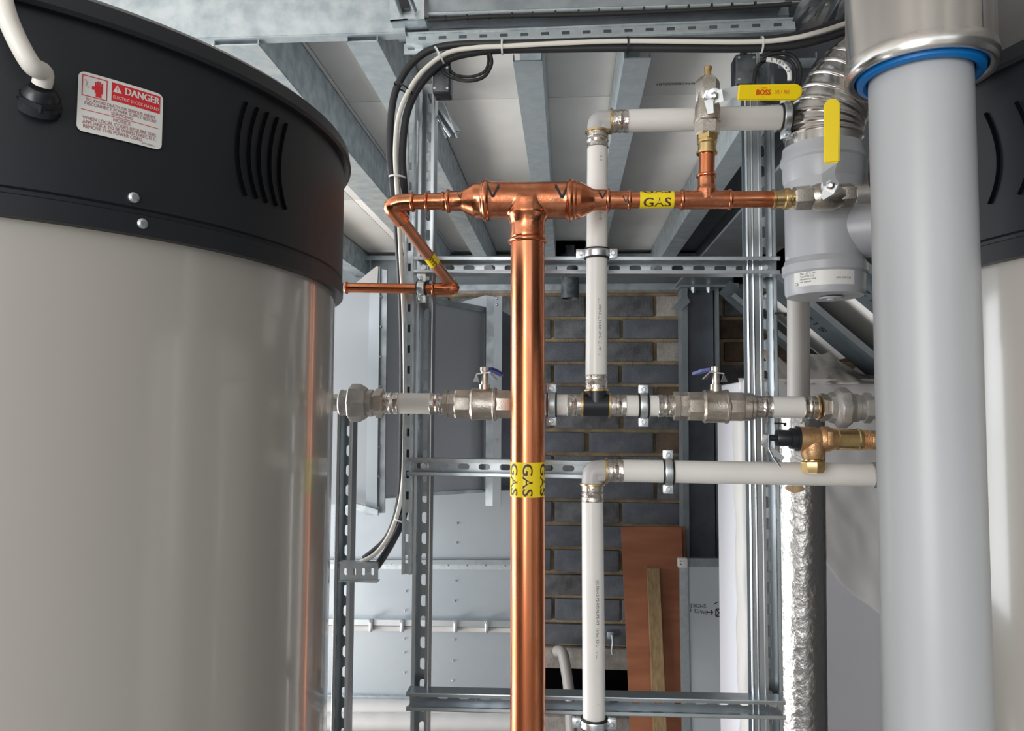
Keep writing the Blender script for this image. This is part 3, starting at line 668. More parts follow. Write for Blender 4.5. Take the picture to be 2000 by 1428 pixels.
# marker ticks on the copper
for px, py, R_px, sz in ((966, 372, 37.5, 26), (1098, 373, 37.5, 28), (1176, 380, 21.5, 15), (1221, 389, 18, 12), (901, 382, 20.5, 10)):
    mb = MB(); c = g(px, 391); f0_ = wrap(c, (1, 0, 0), pr(R_px), cam_dir(c), .0024); f_ = lambda a, b: f0_(a, -b)
    s_ = pr(sz); o_ = pr(391 - py)
    for sgn in (-1, 1): w_ = s_ * .09; mb.add([f_(sgn * s_ * .45 - w_, o_ + s_ * .5), f_(sgn * s_ * .45 + w_, o_ + s_ * .5), f_(w_, o_ - s_ * .5), f_(-w_, o_ - s_ * .5)], [(0, 1, 2, 3)], False)
    mb.build('marker_tick', 'marker_ink', gas)
# ---- gas valves
def lever(t, pts, wd, th, mt, n0, name='lever_arm'):
    if mt == 'zinc_bright': mt = 'zinc_lever'
    mb = MB(); n0 = Vector(n0).normalized()
    L = []; 
    for i, p in enumerate(pts):
        d_ = (pts[min(i + 1, len(pts) - 1)] - pts[max(i - 1, 0)]).normalized(); s_ = d_.cross(n0).normalized(); nn = s_.cross(d_); w_ = wd[i] if isinstance(wd, (list, tuple)) else wd
        L.append([p + s_ * w_ / 2 - nn * th / 2, p + s_ * w_ / 2 + nn * th / 2, p - s_ * w_ / 2 + nn * th / 2, p - s_ * w_ / 2 - nn * th / 2])
    vs = [q for l_ in L for q in l_]; fs = [(0, 1, 2, 3), tuple(len(vs) - 4 + k for k in (3, 2, 1, 0))]
    for i in range(len(L) - 1):
        for k in range(4): fs.append((i * 4 + k, i * 4 + (k + 1) % 4, i * 4 + 4 + (k + 1) % 4, i * 4 + 4 + k))
    mb.add(vs, [f[::-1] for f in fs], False); return mb.build(name, mt, t)
def grip(t, a, b, wd, th, mt, rnd_a=False):
    n0 = cam_dir(a); d_ = (b - a).normalized(); s_ = d_.cross(n0).normalized(); nn = s_.cross(d_); L = (b - a).length; r = wd / 2
    out = [(0, -r * .96), (0, r * .96)] + [(L - r + r * math.sin(R_(q)), r * math.cos(R_(q))) for q in range(0, 181, 15)]
    mb = MB(); bm = bmesh.new(); vv = [bm.verts.new(a + d_ * x_ + s_ * y_ - nn * th / 2) for x_, y_ in out]; f = bm.faces.new(vv)
    ex = bmesh.ops.extrude_face_region(bm, geom=[f]); 
    for v in ex['geom']:
        if isinstance(v, bmesh.types.BMVert): v.co += nn * th
    bmesh.ops.recalc_face_normals(bm, faces=bm.faces)
    bmesh.ops.bevel(bm, geom=[e for e in bm.edges if e.calc_face_angle(0) > 1.2], offset=th * .25, segments=3, affect='EDGES')
    bm.verts.index_update(); mb.add([v.co.copy() for v in bm.verts], [[v.index for v in f.verts] for f in bm.faces]); bm.free()
    return mb.build('lever_grip', mt, t)
# upright valve
v1 = thing('gas_valve', g(1381, 200), 'upright nickel ball valve with yellow BOSS lever and brass nozzle', 'valve', 'gas ball valves')
run('union_fitting', 'brass', v1, (1380.5, 302), (1381, 255), [(0, 17), (1, 20), (5, 20), (6, 17), (20, 17), (22, 19), (27, 19), (28, 17), (47, 17)], 32)
run('union_nut', 'brass', v1, (1381, 275), (1381, 262), [(0, 20), (1, 21), (12, 21), (13, 20)], 6)
run('valve_end', 'nickel', v1, (1381, 265), (1381.5, 236), [(0, 21), (3, 24), (28, 25), (29, 24)], 6, phase=.5)
run('valve_body', 'nickel', v1, (1381.5, 240), (1382, 184), [(0, 25), (2, 26.5), (6, 26.5), (7, 25), (30, 24), (42, 20), (56, 20)], 40)
run('valve_end', 'nickel', v1, (1382, 200), (1382, 152), [(0, 20), (4, 22), (36, 24), (42, 22), (48, 16)], 6, phase=.5)
run('nozzle', 'brass', v1, (1382, 158), (1383, 130), [(0, 19), (4, 12), (8, 8), (14, 6.5), (20, 6.5), (21, 7.5), (27, 7.5), (28, 6)], 24)
pv = g(1395, 187, 1.545)
mb = MB(); mb.lathe(g(1395, 190, 1.57), cam_dir(pv), [(0, .012), (.02, .011), (.026, .006), (.034, .006)], 20); mb.build('stem', 'nickel', v1)
mb = MB(); mb.lathe(g(1395, 188, 1.546), cam_dir(pv), [(0, .0165), (.0024, .0165), (.003, .0155)], 28); mb.build('lever_boss', 'zinc_lever', v1)
mb = MB(); mb.lathe(g(1395, 187, 1.541), cam_dir(pv), [(0, .0085), (.006, .0085), (.009, .004)], 6); mb.build('stem_nut', 'zinc_bright', v1)
q = [g(1376, 182, 1.547), g(1395, 189, 1.545), g(1412, 186, 1.54), g(1440, 178, 1.52), g(1458, 180, 1.52)]
lever(v1, q, [.012, .026, .024, .022, .022], .0025, 'zinc_bright', cam_dir(pv)); 
lever(v1, [g(1384, 195, 1.548), g(1388, 222, 1.55)], [.018, .012], .0025, 'zinc_bright', cam_dir(pv), 'stop_plate')
gr_ = grip(v1, g(1441, 181, 1.52), g(1566, 180, 1.52), pr(29), .009, 'yellow_grip')
o_ = g(1491, 180.5, 1.5138); nn = cam_dir(o_); xx = (g(1600, 180.5, 1.5138) - o_).normalized(); zz_ = nn.cross(xx).normalized(); mb = MB()
ft = lambda a, b: o_ + xx * a + zz_ * b
put_text(mb, 'BOSS', pr(13), ft, bold=.04, sx=.9); put_text(mb, 'LG 1 365', pr(9), ft, dx=pr(34), dy=pr(1), sx=.8); put_text(mb, 'SUPREME', pr(3), ft, dy=pr(8)); put_text(mb, 'CE', pr(3), ft, dy=pr(-8)); mb.build('lever_print', 'orange_ink', gr_)
# right valve
v2 = thing('gas_valve', g(1610, 385), 'nickel ball valve with plain yellow lever standing up, right end', 'valve', 'gas ball valves')
LY = GY
def rr(name, mt, par, xa, xb, prof, seg=32, phase=0, ya=390, slope=-.055, Y=None):
    y_ = lambda x: ya + (x - 1510) * slope
    return run(name, mt, par, (xa, y_(xa)), (xb, y_(xb)), prof, seg, phase=phase, Y=Y)
rr('union_fitting', 'brass', v2, 1507, 1555, [(0, 18), (1, 20), (5, 20), (7, 17), (22, 17), (24, 20), (28, 21), (34, 21), (38, 18), (48, 18)])
rr('valve_end', 'nickel', v2, 1549, 1586, [(0, 20), (3, 23), (34, 24), (37, 22)], 6)
rr('valve_body', 'nickel', v2, 1582, 1645, [(0, 20), (6, 23), (14, 26), (44, 27), (54, 23), (63, 21)], 36)
rr('valve_end', 'nickel', v2, 1636, 1668, [(0, 21), (3, 23.5), (27, 23.5), (32, 20)], 6)
rr('hose_tail', 'union_grey', v2, 1666, 1716, [(0, 18), (2, 20), (30, 20), (31, 16), (34, 18), (37, 16), (40, 18), (43, 16), (46, 18), (50, 17)], 24)
pv = g(1621, 363, 1.54); mb = MB(); mb.lathe(g(1620, 368, 1.57), cam_dir(pv), [(0, .013), (.02, .012), (.026, .007), (.034, .006)], 20); mb.build('stem', 'nickel', v2)
mb = MB(); mb.lathe(g(1621, 364, 1.543), cam_dir(pv), [(0, .0175), (.0024, .0175), (.003, .0165)], 28); mb.build('lever_boss', 'zinc_lever', v2)
mb = MB(); mb.lathe(g(1622, 362, 1.538), cam_dir(pv), [(0, .0085), (.006, .0085), (.009, .004)], 6); mb.build('stem_nut', 'zinc_bright', v2)
lever(v2, [g(1605, 388, 1.548), g(1618, 374, 1.543), g(1622, 362, 1.54), g(1617, 338, 1.53), g(1622, 318, 1.52), g(1624, 300, 1.52)], [.008, .022, .028, .024, .024, .024], .0025, 'zinc_bright', cam_dir(pv))
grip(v2, g(1624, 319, 1.52), g(1625, 194, 1.52), pr(28), .009, 'yellow_grip')

# ================================================================== WHITE WATER PIPES
WYp = 1.69
def cy(x): return 787 + (x - 690) * .0099
mid_ = thing('water_pipe', at(1164, 790, WYp), 'white plastic pipe run across the middle with black tee and tall upright branch', 'pipe')
def mr_(name, mt, par, xa, xb, prof, seg=32, phase=0, label=None):
    o = run(name, mt, par, (xa, cy(xa)), (xb, cy(xb)), prof, seg, phase=phase, Y=WYp)
    if label: o['label'] = label
    return o
def sleeve(par, a, b, R, Y, ring_at_b=True):
    """press sleeve with two crimps from pixel a to b, collar ring at b"""
    L = math.hypot(b[0] - a[0], b[1] - a[1])
    run('press_sleeve', 'press_sleeve', par, a, b, [(0, R), (1, R + 1.2), (3, R + .4), (L * .30, R + .2), (L * .34, R - .8), (L * .5, R + 1.0), (L * .66, R - .8), (L * .7, R + .2), (L, R + .2)], 36, Y=Y)
    u_ = ((b[0] - a[0]) / L, (b[1] - a[1]) / L)
    if ring_at_b: run('collar_ring', 'brass', par, b, (b[0] + u_[0] * 6, b[1] + u_[1] * 6), [(0, R + .5), (1, R + 3.5), (4, R + 3.5), (5, R)], 32, Y=Y)
for a, b in ((776, 845), (1050, 1112), (1219, 1290), (1501, 1572)): mr_('pipe_section', 'white_pipe', mid_, a, b, [(0, 20.5), (b - a, 20.5)])
sleeve(mid_, (780, cy(780)), (749, cy(749)), 21, WYp, False); sleeve(mid_, (841, cy(841)), (868, cy(868)), 21, WYp, False)
sleeve(mid_, (1108, cy(1108)), (1135, cy(1135)), 21, WYp); sleeve(mid_, (1223, cy(1223)), (1193, cy(1193)), 21, WYp)
sleeve(mid_, (1285, cy(1285)), (1316, cy(1316)), 21, WYp, False); sleeve(mid_, (1506, cy(1506)), (1477, cy(1477)), 21, WYp, False)
sleeve(mid_, (1567, cy(1567)), (1593, cy(1593)), 21, WYp)
mr_('collar_nut', 'nickel', mid_, 866, 891, [(0, 24), (1, 27), (9, 28), (10, 25), (14, 25), (15, 27), (25, 27)], 8)
mr_('collar_nut', 'nickel', mid_, 1314, 1346, [(0, 23), (2, 28), (12, 28), (13, 26), (18, 26), (22, 28), (32, 27)], 8)
mr_('collar_nut', 'nickel', mid_, 1452, 1480, [(0, 27), (12, 27), (14, 25), (20, 25), (22, 22), (28, 21)], 12)
# black tee
mr_('tee', 'black_plastic', mid_, 1139, 1191, [(0, 20.5), (1, 21.5), (51, 21.5), (52, 20.5)], 32, label='glossy black plastic tee')
run('tee_neck', 'black_plastic', mid_, (1165, 790), (1165, 764), [(0, 21), (26, 21)], 32, Y=WYp)
sleeve(mid_, (1164.5, 732), (1165, 760), 21, WYp)
run('pipe_section', 'white_pipe', mid_, (1164.5, 736), (1167, 284), [(0, 21), (452, 20.3)], 36, Y=WYp)
sleeve(mid_, (1167, 290), (1167, 261), 21, WYp)
mb = MB(); mb.tube([at(1167, 262, WYp), at(1167, 250, WYp), at(1169, 240, WYp), at(1177, 237, WYp), at(1192, 237, WYp)], pz(20.5, WYp), 28, 4); mb.build('elbow', 'elbow_grey', mid_)
mb = MB(); mb.box(at(1177, 250, WYp), (pz(34, WYp), pz(38, WYp), pz(18, WYp)), bev=.006); mb.build('elbow_rib', 'elbow_grey', mid_)
sleeve(mid_, (1227, 236.5), (1196, 237), 22, WYp)
run('pipe_section', 'white_pipe', mid_, (1223, 236), (1537, 229.5), [(0, 22), (314, 23)], 36, Y=WYp)
def dots(par, cpt, axis, r, ang, txt, size, pxlen):
    c = Vector(cpt); f_ = wrap(c, axis, r, cam_dir(c), .0004); mb = MB(); put_text(mb, txt, size, lambda a, b: f_(-a, b), dy=ang * r); mb.build('printed_line', 'marker_ink', par)
up_ = (0, 0, 1)
dots(mid_, at(1164.6, 640, WYp), up_, pz(20.8, WYp), .35, '||| | 50x4.5 ||| 16 bar 20 C  ||| | W   |', .0085, 0)
dots(mid_, at(1166, 420, WYp), up_, pz(20.8, WYp), .35, '- - |   || -- |||', .007, 0)
dots(mid_, at(1167, 312, WYp), up_, pz(20.4, WYp), .35, '- . || . ||', .007, 0)
low = thing('water_pipe', at(1160, 1100, 1.68), 'white plastic pipe turning down at a grey elbow in the lower right', 'pipe'); LYp = 1.68
run('pipe_section', 'white_pipe', low, (1214, 919.5), (1703, 928), [(0, 21.5), (489, 21.8)], 36, Y=LYp)
run('end_socket', 'union_grey', low, (1701, 928), (1722, 928), [(0, 22.5), (1, 24), (21, 24)], 32, Y=LYp)
sleeve(low, (1217, 919.5), (1187, 919.5), 22, LYp)
mb = MB(); mb.tube([at(1184, 919.5, LYp), at(1172, 919.5, LYp), at(1161, 922, LYp), at(1157.5, 931, LYp), at(1157, 944, LYp)], pz(20.5, LYp), 28, 4); mb.build('elbow', 'elbow_grey', low)
mb = MB(); mb.box(at(1166, 930, LYp), (pz(34, LYp), pz(37, LYp), pz(18, LYp)), bev=.006); mb.build('elbow_rib', 'elbow_grey', low)
sleeve(low, (1157, 980), (1157, 949), 20.5, LYp)
run('pipe_section', 'white_pipe', low, (1157, 976), (1162.5, 1700), [(0, 20.5), (724, 22.2)], 36, Y=LYp)
dots(low, at(1158.5, 1225, LYp), up_, pz(21, LYp), .40, '|||| 50x4.5 PE-RT/AL/PE-RT  16 bar 20 C  10 bar 70 C  ||| . ||', .0085, 0)
dots(low, at(1160, 1372, LYp), up_, pz(21, LYp), .40, '|  O  . -', .009, 0)
# ball valves
def ball(xa, label, mirror):
    t = thing('ball_valve', at(xa + 55, 790, WYp), label, 'valve', 'nickel ball valves on the middle pipe')
    mr_('valve_end', 'nickel', t, xa, xa + 34, [(0, 27), (3, 29.5), (28, 29.5), (34, 26)], 8, phase=.5)
    mr_('valve_body', 'nickel', t, xa + 26, xa + 84, [(0, 24), (4, 27), (7, 31), (9, 32.5), (14, 31), (34, 31), (48, 31.5), (50, 33), (54, 32.5), (56, 29), (58, 27)], 40)
    mr_('valve_end', 'nickel', t, xa + 78, xa + 112, [(0, 27), (3, 29.5), (28, 29.5), (33, 27)], 8, phase=.5)
    c = at(xa + 54, cy(xa + 54), WYp); f9 = wrap(c, (1, 0, 0), pz(31.2, WYp), cam_dir(c), .0012); f_ = lambda a, b: f9(a, -b); mb = MB()
    put_text(mb, 'ITALY', .0085, f_, dy=.014); put_text(mb, '1\"1/2', .008, f_, dy=0); put_text(mb, 'PN25', .008, f_, dy=-.013); mb.build('cast_lettering', 'nickel', t)
    s_ = at(xa + 57, 765, WYp); mb = MB(); mb.lathe(s_, (0, 0, 1), [(0, .013), (.016, .012), (.0161, .008), (.045, .008), (.0451, .010), (.054, .010), (.056, .006)], 20); mb.build('stem', 'nickel', t)
    tz = s_.z + .040; k_ = -1 if mirror else 1
    lever(t, [Vector((s_.x - k_ * .018, s_.y, tz - .018)), Vector((s_.x - k_ * .017, s_.y, tz)), Vector((s_.x + k_ * .012, s_.y, tz + .004)), Vector((s_.x + k_ * .022, s_.y + .01, tz - .012))], [.018, .02, .022, .018], .003, 'zinc_bright', (0, -.1, 1))
    if mirror: lever(t, [Vector((s_.x - .004, s_.y + .01, tz + .010)), Vector((s_.x - .018, s_.y + .03, tz + .008)), Vector((s_.x - .036, s_.y + .06, tz + .002))], [.016, .018, .012], .006, 'blue_grip', (0, 0, 1), 'lever_grip')
    else: lever(t, [Vector((s_.x + .010, s_.y + .01, tz + .012)), Vector((s_.x + .020, s_.y + .03, tz + .008)), Vector((s_.x + .034, s_.y + .06, tz + .000))], [.016, .018, .012], .006, 'blue_grip', (0, 0, 1), 'lever_grip')
    return t
ball(889, 'nickel ball valve left of the copper riser', False); ball(1341, 'nickel ball valve in front of the steel column', True)
def union(label, parts):
    t = thing('pipe_union', at(parts[0][2], 790, WYp), label, 'pipe union', 'grey pipe unions')
    for nm, mt, a, b, pf, sg_ in parts: mr_(nm, mt, t, a, b, pf, sg_)
    return t
union('pale grey pipe union where the middle pipe leaves the left heater', [('nipple', 'union_grey', 640, 668, [(0, 17), (24, 17), (28, 24)], 24), ('tail_piece', 'union_grey', 665, 688, [(0, 25), (3, 27), (6, 25), (20, 25), (22, 27)], 16), ('union_nut', 'union_grey', 684, 717, [(0, 35), (3, 38), (20, 38), (33, 30)], 8), ('tail_nut', 'union_grey', 714, 731, [(0, 27), (14, 27), (16, 24)], 8), ('adapter_nut', 'nickel', 728, 752, [(0, 24), (2, 25), (6, 25), (7, 29), (20, 29), (23, 24)], 6)])
union('dark grey pipe union near the grey flue pipe on the right', [('adapter_nut', 'nickel', 1600, 1624, [(0, 22), (3, 27), (10, 27), (12, 25), (24, 25)], 6), ('union_nut', 'union_grey', 1618, 1666, [(0, 28), (10, 30), (16, 37), (20, 39), (34, 39), (46, 30)], 8), ('tail_piece', 'union_grey', 1664, 1686, [(0, 27), (10, 27), (12, 24), (22, 24)], 16), ('end_nut', 'union_grey', 1684, 1704, [(0, 25), (3, 29), (16, 29), (20, 24)], 6), ('nipple', 'union_grey', 1702, 1740, [(0, 21), (38, 21)], 24)])
# relief valve
QY = 1.63
rv = thing('relief_valve', at(1585, 860, QY), 'bronze pressure relief valve with black cap and test lever', 'valve')
def q_(name, mt, a, b, pf, seg=28): return run(name, mt, rv, a, b, pf, seg, Y=QY)
q_('cap', 'black_plastic', (1504, 855), (1560, 857), [(0, 6), (11, 6), (12, 15), (14, 16), (38, 16), (39, 20), (50, 20), (51, 24), (56, 24)])
q_('valve_body', 'bronze', (1556, 857), (1640, 858), [(0, 21), (3, 23), (36, 23), (44, 21), (50, 24), (62, 24), (72, 20), (84, 19)])
q_('outlet_body', 'bronze', (1587, 852), (1588, 896), [(0, 22), (36, 22), (44, 19)])
q_('thread', 'brass', (1588, 886), (1588, 904), [(0, 17), (3, 19), (6, 17), (9, 19), (12, 17), (18, 18)])
q_('outlet_nut', 'brass', (1588, 900), (1589, 923), [(0, 21), (2, 23), (16, 23.5), (22, 20), (23, 20)], 8)
q_('coupling', 'brass', (1633, 858), (1682, 859), [(0, 19), (2, 21), (6, 20), (40, 20), (42, 21.5), (48, 20)], 12)
q_('threaded_nipple', 'bronze', (1680, 859), (1720, 860), [(0, 17)] + [(2 + k * 1.6, 18.5 if k % 2 else 17) for k in range(11)] + [(21, 18), (40, 18)])
mb = MB(); mb.box(at(1622, 857, QY - .038), (.010, .006, .028), bev=.001); mb.build('cast_plate', 'bronze', rv)
fw_ = at(1598, 868, QY - .0375); mb = MB(); fx_ = lambda a, b: fw_ + Vector((a, 0, b)); put_text(mb, 'UR', .011, fx_, dy=.012, rot=R_(90)); put_text(mb, 'K', .012, fx_, dy=-.010, rot=R_(90)); mb.build('cast_lettering', 'brass', rv)
lever(rv, [at(1497, 850, QY), at(1492, 866, QY), at(1512, 884, QY - .01), at(1530, 897, QY - .015)], [.012, .014, .012, .010], .0018, 'zinc_bright', (0, -1, .2))
lever(rv, [at(1503, 850, QY - .004), at(1502, 876, QY - .012), at(1510, 893, QY - .018), at(1524, 912, QY - .02)], [.012, .011, .010, .010], .0016, 'zinc_bright', (1, -.5, .3))
for px, py in ((1527, 612), (1526, 827)):
    mb = MB(); mb.box(at(px - 4, py, 1.806), (.022, .006, .0035)); mb.box(at(px + 7, py + 2, 1.802), (.005, .007, .008))
    o = mb.build('cable_tie', 'rubber'); tag(o, 'black cable tie on the right post ' + ('above the middle pipe' if py < 700 else 'just below the middle pipe'), 'cable tie')
# pipe clamps
def clamp(px, py, Y, axis, r_px, label, rod=True, ear=26):
    c = at(px, py, Y); r = pz(r_px, Y); a = Vector(axis).normalized(); s_ = a.cross(Vector((0, 1, 0))).normalized()
    t = thing('pipe_clamp', c, label, 'pipe clamp', 'zinc pipe clamps with black rubber lining')
    mb = MB(); w_ = .0115
    mb.lathe(c - a * w_, a, [(0, r), (0, r + .0045), (.002, r + .005), (.002, r + .003), (2 * w_ - .002, r + .003), (2 * w_ - .002, r + .005), (2 * w_, r + .0045), (2 * w_, r)], 40, caps=False); mb.build('rubber_lining', 'rubber', t)
    mb = MB(); w_ = .0080; mb.lathe(c - a * w_, a, [(0, r + .003), (0, r + .0055), (w_ * .5, r + .0068), (w_, r + .0058), (w_ * 1.5, r + .0068), (2 * w_, r + .0055), (2 * w_, r + .003)], 40, caps=False); mb.build('band', 'zinc_bright', t)
    for sg_ in (-1, 1):
        e = c + s_ * sg_ * (r + .012); mb = MB()
        rot_ = Matrix((s_, Vector((0, 1, 0)), a)).transposed()
        mb.box(e - Vector((0, .004, 0)), (.021, .003, .021), rot_, bev=.001); mb.box(e + Vector((0, .004, 0)), (.019, .003, .021), rot_, bev=.001); ee = mb.build('ear', 'zinc_bright', t)
        mb = MB(); mb.lathe(e - Vector((0, .0055, 0)), (0, -1, 0), [(0, .0052), (.0035, .0052), (.0045, .004)], 14); mb.build('screw', 'zinc_bright', ee)
    if rod:
        mb = MB(); mb.lathe(c + Vector((0, r + .004, 0)), (0, 1, 0), [(0, .007), (.012, .007), (.0121, .004), (max(.02, RY - Y - r), .004)], 12); mb.build('threaded_rod', 'zinc_bright', t)
hz = (1, 0, .0)
clamp(1077.5, cy(1077), WYp, (1, 0, 0), 20.6, 'pipe clamp on the middle pipe right beside the copper riser')
clamp(1256.5, cy(1256), WYp, (1, 0, 0), 20.6, 'pipe clamp on the middle pipe between black tee and ball valve')
clamp(1304.5, 921.5, LYp, (1, 0, 0), 21.6, 'pipe clamp on the lower horizontal white pipe')
clamp(1165.5, 496, WYp, (0, 0, 1), 20.8, 'pipe clamp on the tall white pipe at the upper rail')
clamp(1160.5, 1412, LYp, (0, 0, 1), 21.8, 'pipe clamp on the white pipe at the bottom edge')
clamp(1534, 229.5, WYp, (1, 0, 0), 23, 'pipe clamp on the top white pipe beside the corrugated duct', rod=True)
clamp(823, 563.8, HY, (1, 0, 0), 10.3, 'small pipe clamp holding the thin copper pipe on the left post', rod=False)

# ================================================================== FLUE PARTS
FY = .85
fc = at(1803, 400, FY); fc = Vector((fc.x, FY, 0))
fl = thing('flue_pipe', (fc.x, FY, 0), 'large plain grey plastic flue pipe standing in the right foreground', 'pipe')
zr = CZ + .372
mb = MB(); mb.lathe((fc.x, FY, .02), (0, 0, 1), [(0, .0522), (zr + .02, .0522)], 96); mb.build('pipe_barrel', 'grey_pipe', fl)
sl_ = thing('flue_sleeve', (fc.x, FY, zr), 'brushed stainless flue sleeve with blue seal around the grey pipe', 'flue')
mb = MB(); mb.lathe((fc.x, FY, zr), (0, 0, 1), [(.010, .066), (.002, .0665), (0, .070), (.0, .074), (.003, .0765), (.010, .0775), (.018, .0765), (.022, .0745), (.5, .0745)], 96, caps=False); mb.build('sleeve', 'stainless', sl_)
mb = MB(); mb.lathe((fc.x, FY, zr + .004), (0, 0, 1), [(.006, .0655), (-.006, .0635), (-.008, .0575), (-.004, .0535), (.012, .053), (.012, .0655)], 80, caps=False); mb.build('seal_ring', 'blue_seal', sl_)
mb = MB(); mb.lathe((fc.x, FY, zr + .012), (0, 0, 1), [(0, .0525), (.002, .074)], 64, caps=False); mb.build('inner_collar', 'black_plastic', sl_)
fn = wrap((fc.x, FY, zr + .2), (0, 0, 1), .0745, (.52, -1, 0), .0004); mb = MB(); patch(mb, fn, -.178, .3, -.0015, .0015, 4)
mb.build('seam', 'zinc_bright', sl_)
# flexible duct
duct = thing('flexible_duct', at(1607, 250, 1.72), 'corrugated stainless flexible flue duct bending up behind the sleeve', 'duct'); DY = 1.72
path = [at(1607, 300, DY), at(1607, 275, DY), at(1609, 250, DY), at(1619, 218, DY), at(1641, 182, DY), at(1672, 146, DY), at(1706, 112, DY), at(1760, 58, DY - .02), at(1820, 0, DY - .04), at(1870, -50, DY - .06)]
R0 = pz(70, DY)
def corr(s_):
    if s_ < .12 or s_ > .60: return R0 * .985
    ph = (s_ - .12) / .48 * 8; f_ = ph - math.floor(ph)
    return R0 * (1.0 + ((.040) if .0 < f_ < .22 else (.02 if f_ < .3 else -.012 + .02 * math.sin(f_ * math.pi))))
mb = MB(); mb.tube(path, corr, 64, 22, caps=False); mb.build('corrugated_tube', 'stainless', duct, sharp=60)
tee = thing('flue_tee', at(1608, 440, DY), 'grey plastic flue tee with labelled drain cap under the corrugated duct', 'pipe fitting')
cxp = 1608
A = at(1607, 292, DY); zt_ = A.z; xt = at(1608, 430, DY).x
def z_(py, px=1608): return at(px, py, DY).z
def lz(name, mt, prof, par, seg=72, caps=True):
    mb = MB(); z0 = z_(prof[0][0]); mb.lathe((xt, DY, z0), (0, 0, -1), [(z0 - z_(py), pz(r_, DY)) for py, r_ in prof], seg, caps=caps); return mb.build(name, mt, par)
lz('upper_socket', 'grey_plastic', [(290, 68), (291, 73), (305, 74), (310, 77), (318, 77), (322, 74), (352, 73), (358, 71), (362, 70)], tee)
lz('tee_body', 'grey_plastic', [(355, 70.5), (520, 70.5)], tee)
bz = z_(455); mb = MB(); mb.lathe((xt, DY, bz), (1, -.45, 0), [(0, pz(54, DY)), (.21, pz(54, DY))], 56); mb.build('branch', 'grey_plastic', tee)
lz('drain_cap', 'grey_plastic', [(508, 70), (510, 72), (517, 74), (521, 77), (536, 77), (540, 73), (574, 72), (580, 69), (581, 5)], tee)
mb = MB(); mb.lathe((xt + .01, DY - .012, z_(583)), (0, 0, -1), [(0, .026), (.003, .024), (.003, .01), (.006, .008)], 24); mb.build('cap_boss', 'grey_plastic', tee)
cc = Vector((xt, DY, z_(551))); fn = wrap(cc, (0, 0, 1), pz(72.6, DY), (-.06 - xt, -DY, 0), .0006)
mb = MB(); a0 = -pz(2, DY); gridrect(mb, lambda a, b: fn(b, a), -pz(56, DY), pz(58, DY), -pz(16, DY), pz(16, DY), 16, .003); lb_ = mb.build('barcode_label', 'label_white', tee, label='small white rating label')
fn3 = wrap(cc, (0, 0, 1), pz(72.6, DY), (-.06 - xt, -DY, 0), .0010); mb = MB()
for k in range(5): put_text(mb, ['Flue tee drain PP', 'Max 120 C  W1', 'Type DN 125', 'Installation only', 'see manual'][k], .0055, lambda a, b: fn3(b, a), dx=-pz(42, DY), dy=pz(12 - k * 5, DY), align='LEFT')
put_text(mb, 'CE', .010, lambda a, b: fn3(b, a), dx=-pz(50, DY), dy=-pz(11, DY)); put_text(mb, '0036 CPR 9169', .005, lambda a, b: fn3(b, a), dx=pz(36, DY), dy=-pz(4, DY)); mb.build('label_print', 'marker_ink', lb_)
# soil pipe and foil pipe
SY = 2.25
sp = thing('soil_pipe', at(1560, 700, SY), 'upright grey plastic pipe behind the right strut post', 'pipe')
run('pipe_barrel', 'soil_grey', sp, (1559, 545), (1560, 850), [(0, 20.5), (305, 21)], 32, Y=SY)
fp = thing('insulated_pipe', at(1565, 1100, SY), 'pipe wrapped in crinkled silver foil insulation beside the right post', 'pipe')
mb = MB(); A = at(1564, 812, SY); B = at(1570, 1700, SY); ax_ = (B - A); n = 90; seg = 48; vs = []; fs = []
for i in range(n + 1):
    for k in range(seg):
        a = 2 * math.pi * k / seg; p = A + ax_ * i / n; rr_ = pz(43, SY) * (1 + .012 * noise.noise(Vector((math.cos(a) * 2.2, math.sin(a) * 2.2, i * .5))) + .004 * noise.noise(Vector((math.cos(a) * 7, math.sin(a) * 7, i * 1.6))))
        vs.append(p + Vector((math.cos(a) * rr_, math.sin(a) * rr_, 0)))
fs = [(i * seg + k, i * seg + (k + 1) % seg, (i + 1) * seg + (k + 1) % seg, (i + 1) * seg + k) for i in range(n) for k in range(seg)]
mb.add(vs, fs + [tuple(range(seg - 1, -1, -1))]); mb.build('foil_wrap', 'foil', fp, sharp=60)
p = at(1545, 955, SY - pz(41, SY)); mb = MB(); vs = []; 
f_ = wrap((at(1565, 955, SY).x, SY, p.z), (0, 0, 1), pz(43.5, SY), (-.3 - .35, -1, 0), .0015)
mb.add([f_(0, 0)] + [f_(.010 * math.sin(R_(q)) * (1 + .2 * math.sin(3 * R_(q))), .028 * math.cos(R_(q))) for q in range(0, 360, 24)], [(0, i + 1, (i + 1) % 15 + 1) for i in range(15)]); mb.build('bare_patch', 'pine', fp)
